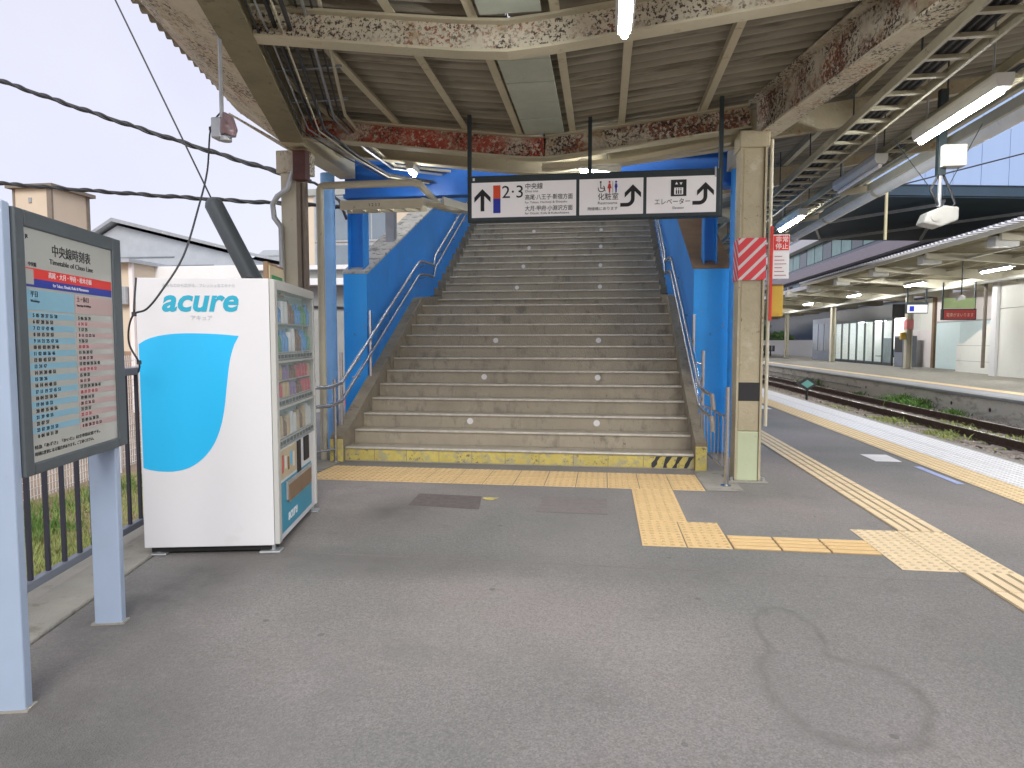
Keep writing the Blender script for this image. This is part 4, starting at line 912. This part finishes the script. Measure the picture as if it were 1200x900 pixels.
# ---------------------------------------------------------------- railing on the left
def railing(label, a, b, zt_=1.2, zb=.10, sp=.155, mrail='fence_grey', mbar='fence_dark', bars=None):
    a, b = Vector((*a, 0)), Vector((*b, 0)); L_ = (b - a).length; ang = math.atan2((b - a).y, (b - a).x)
    t = thing('railing', label, 'railing', a, ang)
    MB().box(0, L_, -.03, .03, zt_ - .05, zt_).build('top_rail', mrail, t, bevel=.006)
    MB().box(0, L_, -.022, .022, zb, zb + .045).build('bottom_rail', mrail, t, bevel=.004)
    bar = MB().box(-.010, .010, -.010, .010, zb + .045, zt_ - .05).mesh('bar', mbar); n = int(L_ / sp)
    post = MB().box(-.028, .028, -.028, .028, 0, zt_ - .05).mesh('post', mbar)
    for k in range(n + 1):
        x = k * sp + .04
        if x > L_ - .02: break
        if k % 12 == 5: link('post', post, t, loc=(x, 0, 0))
        else: link('bar', bar, t, loc=(x, 0, 0))
    return t
railing('grey steel railing with dark bars behind the timetable board', (-2.27, .0), (-3.48, 5.35), 1.2, .09, .152)
railing('far stretch of grey railing between vending machine and stairs', (-3.48, 5.38), (-4.05, 8.2), 1.2, .09, .13, 'fence_grey', 'fence_grey')

# white mesh fence and things beyond it
t = thing('mesh_fence', 'white wire mesh fence beyond the grass', 'fence', (-5.9, 2.0, -.62), R(101))
for k in range(5): MB().tube([(k * 2.4, 0, 0), (k * 2.4, 0, 1.85)], .025, 8).build('post', 'white_mesh', t)
b = MB()
for z in [i * .10 for i in range(1, 18)]: b.box(0, 9.6, -.003, .003, z, z + .007)
for i in range(160): b.box(i * .06, i * .06 + .005, -.006, 0, .06, 1.78)
tag(b.build('wire_mesh', 'white_mesh', t), kind='stuff')

# ---------------------------------------------------------------- buildings on the left
def building(name, label, x0, x1, y0, y1, z0, z1, m):
    t = thing(name, label, 'building', ((x0+x1)/2, (y0+y1)/2, z0)); ox, oy = (x0+x1)/2, (y0+y1)/2
    MB().box(x0-ox, x1-ox, y0-oy, y1-oy, 0, z1-z0).build('wall', m, t); return t, ox, oy, z0
def win(t, ox, oz, x0, x1, y, z0, z1, n=1, m='window_glass', fm='galv'):
    f = MB().box(x0-ox-.05, x1-ox+.05, y-.06, y-.001, z0-oz-.05, z1-oz+.05).build('window', fm, t); wd = (x1-x0)/n
    for k in range(n): MB().box(x0-ox+wd*k+.03, x0-ox+wd*(k+1)-.03, y-.075, y-.061, z0-oz+.03, z1-oz-.03).build('pane', m, f)
# cream tower block
t, ox, oy, oz = building('stair_tower', 'small cream roof tower with dark corner strips rising behind the timetable board', -29.4, -27.25, 30, 32.4, -.8, 9.0, 'wall_cream')
MB().box(-1.3, 1.3, -1.45, 1.45, 9.8, 9.98).build('roof', 'taupe', t)
MB().box(.83, 1.09, -1.25, -1.15, 0, 9.8).build('corner_strip', 'taupe', t); MB().box(-1.1, -.98, -1.24, -1.2, 0, 9.8).build('corner_strip', 'taupe', t); MB().box(1.06, 1.12, 1.0, 1.22, 0, 9.8).build('corner_strip', 'taupe', t)
for (a, b_) in ((-.7, 7.6), (.35, 7.6), (-.2, 9.1)): MB().box(a, a + .16, -1.25, -1.2, b_, b_ + .25).build('vent', 'galv', t)
MB().sweep([(-.4, -1.26, 7.3), (.35, -1.26, 7.75)], .07, .07).box(-.2, -.13, -1.28, -1.2, 5, 7.5).build('pipe', 'bark', t)
# gabled shed with ribbed metal cladding
t = thing('warehouse', 'pale grey metal clad gabled warehouse behind the vending machine', 'building', (-15.2, 22, -.8))
MB().prism([(-3.4, 0), (-3.4, 5.7), (-2.2, 6.35), (3.2, 5.0), (6.2, 4.4), (6.2, 0)], 'y', 0, 9).build('wall', 'metal_roof', t)
MB().prism([(-3.7, 5.62), (-2.2, 6.45), (3.3, 5.1), (6.6, 4.45), (6.6, 4.52), (3.3, 5.2), (-2.2, 6.58), (-3.7, 5.72)], 'y', -.3, 9.2).build('roof', 'galv', t)
for k in range(16): MB().box(-3.38, 6.18, -.05, -.001, .4 + k*.32 - .015, .4 + k*.32 + .015).build('cladding_rib', 'rib_grey', t) if k < 12 else MB().box(-3.38, 6.0 - (k - 11) * 1.5, -.05, -.001, .4 + k*.32 - .015, .4 + k*.32 + .015).build('cladding_rib', 'rib_grey', t)
q4((-3.4, -.01, 4.9), (-1.2, -2.5, 4.55), (3.9, -2.5, 4.3), (6.2, -.01, 4.35), .08, 'porch_roof', 'metal_roof', t)
MB().box(-3.4, 6.2, -2.4, -.06, 0, 4.2).build('annex', 'white', t)
t, ox, oy, oz = building('cream_house', 'cream house wall with a grey meter box between board and vending machine', -14.6, -13.0, 17, 21, -.8, 3.55, 'wall_cream')
MB().box(-.9, .9, -2.3, 2.3, 4.35, 4.45).build('roof', 'metal_roof', t)
MB().box(.38, .68, -2.2, -2, 3.2, 3.7).build('meter_box', 'galv', t, bevel=.02)
MB().box(.7, .82, -2.08, -2, 0, 4.35).build('drain_pipe', 'wall_pink', t)
MB().box(-.8, .69, -2.06, -2, 0, 1.9).build('lower_cladding', 'brown_wall', t)
t, ox, oy, oz = building('awning_building', 'low white building with a flat white awning behind the vending machine', -13.3, -9.5, 18, 22, -.8, 2.95, 'white')
MB().box(-2.2, 1.95, -2.1, 2.1, 3.98, 4.36).build('flat_roof', 'white', t, bevel=.02)
t = thing('tiled_house', 'grey hipped roof house seen left of the cream column', 'building', (-13.6, 26, -.8))
MB().box(-1.6, 2.2, 0, 5, 0, 4.7).build('wall', 'grey_wall', t)
MB().prism([(-2.0, 4.7), (2.5, 4.7), (2.5, 5.9), (-.2, 5.9)], 'y', -.3, 5).build('roof', 'metal_roof', t)
for k in range(5): MB().box(-1.8 + .3*k, 2.5, -.34, -.305, 4.78 + .22*k, 4.82 + .22*k).build('roof_ridge', 'galv', t)
MB().box(-1.0, 1.0, -.05, 0, 3.6, 4.2).build('window', 'window_glass', t)
# cream apartment block behind the blue pipes
t, ox, oy, oz = building('apartment_block', 'cream apartment block with wide grey windows behind the blue pipes', -12.0, -3.9, 25, 35, -.8, 7.2, 'wall_cream')
win(t, ox, oz, -11.2, -9.75, -5, 5.3, 7.0, 2); win(t, ox, oz, -9.55, -8.3, -5, 5.3, 7.0, 2)
win(t, ox, oz, -11.2, -9.75, -5, 3.9, 5.15, 2); win(t, ox, oz, -9.55, -8.3, -5, 3.9, 5.15, 2)
win(t, ox, oz, -7.9, -6.6, -5, 3.0, 3.9, 2); win(t, ox, oz, -6.0, -4.9, -5, 3.0, 3.9, 2)
MB().box(-4.2, 4.2, -5.6, -5.0, 4.15, 4.3).build('ledge', 'white', t); MB().box(-4.2, 4.2, -5.12, -5.0, 7.85, 8.1).build('parapet', 'grey_wall', t)
t = thing('low_shed', 'grey walled shed with a white eave behind the left drainpipe', 'building', (-7.3, 16.0, -.8))
MB().box(-1.4, 3.0, 0, 2.5, 0, 3.55).build('wall', 'grey_wall', t); MB().box(-1.6, 3.1, -.5, 2.6, 3.56, 3.72).box(-1.5, 3.05, -.4, 2.55, 3.95, 4.05).build('eave', 'white', t)
MB().box(-1.5, 3.0, -.2, .3, 3.73, 3.94).build('gutter_board', 'grey_wall', t); MB().box(1.1, 1.9, -.04, 0, 0, 3.1).build('door', 'brown_wall', t)
MB().tube([(-1.3, -.05, 3.1), (1.5, -.05, 3.0)], .03, 6).build('pipe', 'rubber', t)
t = thing('hanging_hoses', 'pale hoses hanging on the grey shed wall', 'hoses', (-6.6, 16.5, -.8))
for k in range(3): MB().tube(smooth_pts([(-.5 + .2*k, 0, 2.9), (-.1 + .15*k, -.05, 2.6 - .1*k), (-.35 + .1*k, -.05, 1.9), (-.4 + .5*k, 0, 1.2)]), .05, 6).build('hose', 'hose', t, smooth=True)
tag(MB().prism([(-.3, -.8), (.5, -.8), (.45, .7), (.2, .95), (-.2, .8)], 'y', 0, .4).build('red_tarp', 'red', loc=(-6.0, 15.4, 0)), 'red covered object in front of the grey shed', 'tarp')

# ---------------------------------------------------------------- tracks
tr = thing('railway_track', 'rusty railway track between the two platforms', 'track', (0, 0, 0))
RX0, RX1 = 7.62, 8.70; RZ = -.62
sl = MB().box(7.15, 9.15, -.11, .11, -.74, -.655).mesh('sleeper', 'sleeper')
for k in range(140): link('sleeper', sl, tr, loc=(0, 5 + k * .62, .03))
for x in (RX0, RX1):
    r_ = MB().box(x - .06, x + .06, 2, 120, -.625, -.605).box(x - .009, x + .009, 2, 120, -.605, -.50).box(x - .033, x + .033, 2, 120, -.50, -.462).build('rail', 'rail_rust', tr)
    MB().box(x - .028, x + .028, 2, 120, -.4615, -.457).build('rail_head', 'rail_top', r_)
b = MB()
for i in range(17000):
    near = random.random() < .75
    y = random.uniform(9, 32) if near else random.uniform(32, 60); x = random.uniform(4.8, 9.8); s_ = random.uniform(.018, .045) * (1 if near else 1.6)
    if min(abs(x - RX0), abs(x - RX1)) < .08: continue
    z = -.655 + random.uniform(-.01, .02) + (.03 if abs(x - 8.1) > 1.1 else 0)
    q = [(random.uniform(.6, 1.2) * s_) for _ in range(6)]
    b.add([(x + q[0], y, z), (x, y + q[1], z), (x - q[2], y, z), (x, y - q[3], z), (x + random.uniform(-.3, .3)*s_, y, z + q[4] * .8), (x, y, z - .02)], [(0, 1, 4), (1, 2, 4), (2, 3, 4), (3, 0, 4)])
tag(b.build('ballast_stones', 'stone'), 'loose grey brown ballast stones between the platforms', 'ballast', kind='stuff')
t = thing('signal_marker', 'small diamond shaped marker on a short post beside the near rail', 'marker', (6.0, 20.6, -.66))
MB().tube([(0, 0, 0), (0, 0, .62)], .035, 8).build('post', 'black', t)
MB().prism([(-.30, .78), (0, .58), (.30, .78), (0, .98)], 'y', -.04, .04).build('diamond', 'black', t); MB().prism([(-.18, .78), (0, .66), (.18, .78), (0, .90)], 'y', -.05, -.04).build('lens', 'green_glass', t)

# ---------------------------------------------------------------- opposite platform
FX = 9.84
tag(MB().box(FX, 19.5, 6, 130, -.9, -.111).build('opposite_platform_wall', 'retaining'), kind='structure')
tag(MB().box(FX - .05, FX + .5, 6, 130, -.11, -.02).build('opposite_coping', 'grey_wall', bevel=.02), kind='structure')
tag(MB().box(FX + .5, 19.5, 6, 130, -.11, -.02).build('opposite_platform_floor', 'concrete'), kind='structure')
flat('opposite_edge_line', [(FX + .15, 6), (FX + .8, 6), (FX + .8, 130), (FX + .15, 130)], 'edge_grey', -.014, kind='structure')
flat('opposite_warning_line', [(FX + .9, 6), (FX + 1.4, 6), (FX + 1.4, 130), (FX + .9, 130)], 'edge_yellow', -.014, kind='structure')
t = thing('weep_holes', 'dark round weep holes in the opposite platform wall', 'drain holes', (FX, 20, -.4))
for k, (y, z) in enumerate(((-1.6, .02), (.3, .03), (3.2, .04), (6.5, .05), (8.4, .02), (-3.5, .02), (12, .0), (17, .02))): MB().tube([(-.004, y, z), (.02, y, z)], .055, 10).build('hole', 'black', t)
tag(MB().box(FX - .05, FX - .001, 27, 80, -.40, -.37).build('wall_cable', 'grey_wall'), 'thin conduit running along the opposite platform wall', 'conduit')
oc = thing('opposite_canopy', 'pale steel canopy with corrugated edge over the opposite platform', 'canopy', (0, 0, 0))
def zo(x): return 4.35 - (x - 10.5) * .045
q4((10.5, 16, 4.40), (17.8, 16, 4.08), (17.8, 37.5, 4.08), (10.5, 37.5, 4.40), .05, 'roof_deck', 'olive', oc)
q4((10.9, 37.6, 4.35), (17.8, 37.6, 4.08), (17.8, 110, 4.08), (10.9, 110, 4.35), .05, 'roof_deck', 'olive', oc)
# corrugated rim
b = MB(); n = 95
for i in range(n):
    y = 12 + i * .27; b.add([(10.38, y, 4.46), (10.38, y + .13, 4.46), (10.38, y + .13, 4.52), (10.38, y, 4.52), (11.0, y, 4.43), (11.0, y + .13, 4.43), (11.0, y + .13, 4.49), (11.0, y, 4.49)], [(0, 1, 2, 3), (3, 2, 6, 7), (0, 4, 5, 1), (0, 3, 7, 4), (1, 5, 6, 2)])
tag(b.build('corrugated_rim', 'band_white', oc), kind='stuff')
MB().box(10.44, 10.52, 12, 37.5, 4.28, 4.40).build('fascia', 'cream_pale', oc); MB().box(10.84, 10.92, 37.5, 110, 4.22, 4.42).build('fascia', 'band_white', oc)
for x in (11.8, 13.2): MB().box(x, x + .07, 12, 110, 4.08, 4.16).build('purlin', 'cream_pale', oc)
MB().box(15.2, 15.4, 12, 110, 3.82, 4.0).build('girder', 'cream_pale', oc)
MB().tube([(14.9, 12, 3.72), (14.9, 110, 3.72)], .07, 8).build('pipe', 'lamp_body', oc)
for k in range(20):
    y = 15.5 + k * 4.2; MB().prism([(10.6, 4.12), (10.6, 4.3), (17.5, 4.05), (17.5, 3.6), (15.3, 3.7), (12.5, 4.0)], 'y', y - .06, y + .06).build('cross_beam', 'cream_pale', oc)
    MB().box(10.7, 11.3, y + .4, y + .8, 4.0, 4.28).build('end_box', 'lamp_body', oc)
for k, y in enumerate((25.0, 36.0, 47.2, 58.5, 70.0, 82.0)):
    t = thing('opposite_column', ('pale column at the panelled wall on the opposite platform', 'pale column with a small red striped band on the opposite platform', 'pale column in front of the glass waiting room', 'slim pale column left of the waiting room', 'distant pale column near the end of the opposite platform', 'farthest pale column on the opposite platform')[k], 'column', (15.3, y, -.02), 0, 'columns of the opposite platform')
    MB().box(-.14, -.10, -.15, .15, 0, 3.85).box(.10, .14, -.15, .15, 0, 3.85).box(-.10, .10, -.02, .02, 0, 3.85).build('shaft', 'cream_pale', t)
    MB().box(-.22, .22, -.2, .2, 0, .03).build('base_plate', 'concrete', t)
    if k == 1: MB().box(-.16, .16, -.17, .17, 2.0, 2.5).build('warning_band', 'stripe_red', t); MB().box(-.38, -.16, -.1, .1, 1.5, 1.85).build('yellow_box', 'yellow_box', t)
# panelled walls
t = thing('panelled_wall', 'tall pale panelled wall at the right of the opposite platform', 'wall', (15.75, 12, -.02))
for k in range(8):
    MB().box(0, .25, k*2.2, k*2.2 + 2.18, 0, 2.7).build('panel', 'wall_pale', t, bevel=.01); MB().box(0, .25, k*2.2, k*2.2 + 2.18, 2.72, 3.8).build('panel', 'wall_pale', t, bevel=.01)
MB().box(-.12, -.001, 17.1, 17.45, 0, 3.8).build('corner_post', 'white', t); MB().tube([(-.2, 17.75, .3), (-.2, 17.75, 3.8)], .07, 8).build('drain_pipe', 'taupe', t)
t = thing('stair_enclosure', 'pale cyan enclosure with a grey sloping stair parapet', 'building', (17.3, 30.4, -.02))
for k in range(3): MB().box(0, .2, k*2.38, k*2.38 + 2.35, 0, 2.35).build('panel', 'wall_cyan', t)
MB().box(-.02, .2, 0, 7.12, 2.36, 2.42).build('rail_line', 'galv', t); MB().box(0, .2, 0, 7.12, 2.43, 3.8).build('upper_panel', 'wall_pink', t)
MB().prism([(0, 0), (0, 2.35), (.6, 2.1), (2.1, 1.45), (2.35, 1.32), (3.0, 1.3), (3.0, 0)], 'x', -1.0, -.85).build('sloping_parapet', 'wall_pale', t)
for z in (.5, 1.2): MB().box(-1.01, -1.0, 0, 2.95, z, z + .02).build('panel_joint', 'galv', t)
t = thing('pink_panel_wall', 'pale pinkish panel wall between the striped column and the enclosure', 'wall', (17.3, 37.85, -.02))
for k in range(2): MB().box(0, .2, k*1.5, k*1.5 + 1.48, 0, 2.0).build('panel', 'wall_pink', t); MB().box(0, .2, k*1.5, k*1.5 + 1.48, 2.02, 3.7).build('upper_panel', 'wall_pale', t)
MB().box(-.1, .1, -.3, -.05, 0, 3.7).build('brown_post', 'brown_strip', t)
# glass waiting room
t = thing('waiting_room', 'dark framed glass waiting room on the opposite platform', 'waiting room', (16.3, 40.4, -.02))
MB().box(-.05, 2.4, -.05, 9.6, 2.75, 3.5).build('roof', 'black', t)
MB().box(0, .06, 0, 9.5, 0, .18).box(0, .06, 0, 9.5, 2.6, 2.75).build('sill', 'dark_metal', t)
for k in range(8): MB().box(-.01, .08, k*1.35 - .05, k*1.35 + .05, 0, 2.75).build('mullion', 'black', t)
for k in range(7): MB().box(.02, .035, k*1.35 + .05, k*1.35 + 1.3, .18, 2.6).build('pane', 'glass', t)
MB().box(2.3, 2.4, 0, 9.5, 0, 2.75).build('back_wall', 'wall_pale', t); MB().box(.1, 2.3, 9.4, 9.5, 0, 2.75).build('end_wall', 'wall_pale', t)
for k in range(5): MB().box(1.7, 2.2, 1 + k*1.3, 1.5 + k*1.3, .4, .46).box(2.15, 2.2, 1 + k*1.3, 1.5 + k*1.3, .46, .9).build('seat', 'dark_glass', t)
MB().box(.8, 1.2, 2.8, 3.4, .02, 1.6).build('machine', 'ink', t)
for k in range(3): MB().tube([(1.2, 1 + k*3, 2.7), (1.2, 2.6 + k*3, 2.7)], .03, 8).build('added_lamp_tube', 'lamp', t)  # lit tubes added to lighten the interior
t = thing('platform_vending_machine', 'dark vending machine beside the glass waiting room', 'vending machine', (16.2, 38.7, -.02)); MB().box(0, .7, 0, 1.1, 0, 1.7).build('cabinet', 'fence_grey', t, bevel=.02); MB().box(-.02, 0, .1, 1.0, .8, 1.6).build('display', 'black', t)
t = thing('grey_booth', 'grey blue glazed booth beyond the waiting room', 'booth', (16.3, 50.5, -.02)); MB().box(0, 2.2, 0, 4.4, 0, 3.1).build('body', 'fence_grey', t, bevel=.03)
for k in range(3): MB().box(-.03, 0, .3 + k*1.35, 1.45 + k*1.35, .7, 2.7).build('pane', 'window_glass', t)
for k in range(5):
    t = thing('bench', ['nearest','second','middle','fourth','farthest'][k] + ' dark bench of the row at the far end of the opposite platform', 'bench', (15.6, 66 + k*1.2, -.02), 0, 'row of seats at the far end'); MB().box(0, .6, 0, .6, .45, .52).box(.5, .6, 0, .6, .5, 1.0).build('shell', 'fence_dark', t); MB().box(.25, .35, .25, .35, 0, .45).build('leg', 'ink', t)
# signs of the opposite platform
t = thing('departure_display', 'red and green departure display hanging over the opposite platform', 'display', (14.17, 29, 2.26))
MB().box(-.62, .62, -.10, .10, -.02, .42).build('case', 'ink', t); MB().box(-.58, .58, -.11, -.10, .02, .38).build('red_screen', 'screen_red', t)
MB().box(-.58, .58, -.06, .06, .44, .86).build('upper_panel', 'panel_lime', t)
for x in (-.6, .6): MB().box(x - .025, x + .025, -.025, .025, .42, 1.5).build('hanger', 'dark_metal', t)
text('電車がまいります', .17, (-.5, -.113, .12), 'vm_tan', t, width=1.0)
t = thing('platform_sign', 'small black framed white direction sign beside the display', 'sign', (14.33, 33, 2.66)); MB().box(-.46, .46, -.08, .08, 0, .52).build('frame', 'dark_metal', t); MB().box(-.43, .43, -.09, -.08, .04, .40).build('panel', 'sign_white', t)
MB().box(-.34, -.14, -.095, -.091, .10, .34).build('blue_symbol', 'sign_blue', t)
for x in (-.4, .4): MB().box(x - .03, x + .03, -.03, .03, .52, 1.2).build('hanger', 'dark_metal', t)
t = thing('opposite_camera', 'white camera on a drop pole before the red display', 'camera', (11.8, 24.0, 2.72)); MB().tube([(0, 0, .2), (0, 0, 1.55)], .02, 8).build('pole', 'dark_metal', t); MB().prism([(-.16, 0), (.10, .05), (.10, .16), (-.03, .21), (-.16, .08)], 'y', -.08, .08).build('camera_body', 'white', t, bevel=.03)
for k, y in enumerate((18, 24, 30, 37, 45, 54)):
    nth = ('nearest', 'second', 'third', 'fourth', 'fifth', 'farthest')[k]
    t = thing('fluorescent_lamp', nth + ' lit lamp of the row under the opposite canopy', 'lamp', (13.3, y, 3.84), 0, 'lamps of the opposite canopy'); MB().box(-.1, .1, 0, 1.8, 0, .12).build('housing', 'lamp_body', t); MB().tube([(0, .05, -.03), (0, 1.75, -.03)], .03, 8).build('tube', 'lamp_far', t)

# ---------------------------------------------------------------- footbridge over the tracks
fb = thing('footbridge', 'enclosed pale blue footbridge with dark underside crossing the tracks', 'footbridge', (4, 23.6, 6.35), R(11))
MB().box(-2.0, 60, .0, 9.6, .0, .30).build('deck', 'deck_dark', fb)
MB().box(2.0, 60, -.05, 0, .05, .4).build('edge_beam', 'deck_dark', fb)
for k in range(58): MB().box(2.0 + k, 2.985 + k, -.12, -.06, .41, 6.5).build('cladding_panel', 'deck_pale', fb)
MB().box(2, 60, -.14, -.05, 6.5, 6.8).build('top_beam', 'band_white', fb)
for k in range(8):
    MB().sweep([(3 + k*5, .3, -.1), (8 + k*5, 8.7, -.1)], .10, .10).sweep([(8 + k*5, .3, -.21), (3 + k*5, 8.7, -.21)], .10, .10).build('brace', 'galv', fb)
for k in range(5): MB().tube([(5.6 + k*7, -.2, -1.5), (5.6 + k*7, -.2, .6)], .05, 8).build('hanging_post', 'post_tan', fb)
tag(MB().tube([(3.5, 20, 4.6), (16, 20, 7.6), (40, 20, 13)], .02, 5).build('overhead_wire', 'rubber'), 'thin overhead wire rising in front of the footbridge', 'wire')
# station building far right with slanting bands
fbld = thing('station_building', 'large dark glazed building with pink and white bands behind the opposite platform', 'building', (25, 30, -.8))
MB().box(0, 20, 8, 110, 0, 16).build('wall', 'glass_navy', fbld)
MB().box(-.8, 0, 0, 110, 9.9, 10.9).build('pink_band', 'band_pink', fbld); MB().box(-1.0, 0, 30, 110, 13.6, 14.6).build('white_band', 'band_white', fbld); MB().box(-.6, 0, 0, 110, 5.6, 6.1).build('pale_band', 'band_white', fbld)
for k in range(36):
    for z0, z1 in ((6.4, 9.4), (11.5, 13.4)): MB().box(-.1, 0, k*3 + .1, k*3 + 2.9, z0, z1).build('pane', 'green_glass' if 8 < k < 22 and (k + int(z0)) % 3 else 'dark_glass', fbld)
for k in range(9): MB().box(-.35, -.12, 4 + k*12, 4.6 + k*12, 6.2, 9.5).build('pier', 'lamp_body', fbld)
t = thing('distant_building', 'pale distant building at the end of the tracks', 'building', (22, 118, -.8)); MB().box(-14, 12, 0, 12, 0, 9).build('wall', 'wall_pale', t)
for k in range(8):
    for j in range(3): MB().box(-13 + k*3, -11.4 + k*3, -.05, 0, 2 + j*4, 4 + j*4).build('window', 'window_glass', t)
# trees beyond the opposite platform
def tree(x, y, h, label):
    t = thing('tree', label, 'tree', (x, y, -.8)); MB().tube([(0, 0, 0), (.1, .05, h*.35), (.0, .1, h*.7)], .2, 8, rs=[.22, .15, .05]).build('trunk', 'bark', t, smooth=True)
    b = MB(); cl = [(random.gauss(0, h*.16), random.gauss(0, h*.16), h * random.uniform(.45, .95), random.uniform(.1, .2) * h) for _ in range(16)]
    for i in range(2600):
        c_ = random.choice(cl); d = Vector((random.gauss(0, 1), random.gauss(0, 1), random.gauss(0, .8))).normalized() * c_[3] * random.uniform(.6, 1.05); p_ = Vector(c_[:3]) + d
        u = Vector((random.gauss(0, 1), random.gauss(0, 1), random.gauss(0, 1))).normalized() * .13; v = u.orthogonal().normalized() * .08
        b.add([p_ - u, p_ + v, p_ + u, p_ - v], [(0, 1, 2, 3)])
    b.build('crown', 'leaf', t)
for k, (x, y, h) in enumerate(((20.5, 80, 3.2), (21.5, 94, 4.5), (20.8, 64, 2.8), (17, 112, 5))): tree(x, y, h, ['green tree beyond the seats of the opposite platform', 'second green tree farther back beyond the opposite platform', 'small green tree just past the grey booth', 'farthest green tree at the end of the tracks'][k])
tag(MB().box(18.9, 19.1, 56, 110, -.02, 1.5).build('rear_fence', 'white'), 'low pale wall at the back of the opposite platform', 'wall')
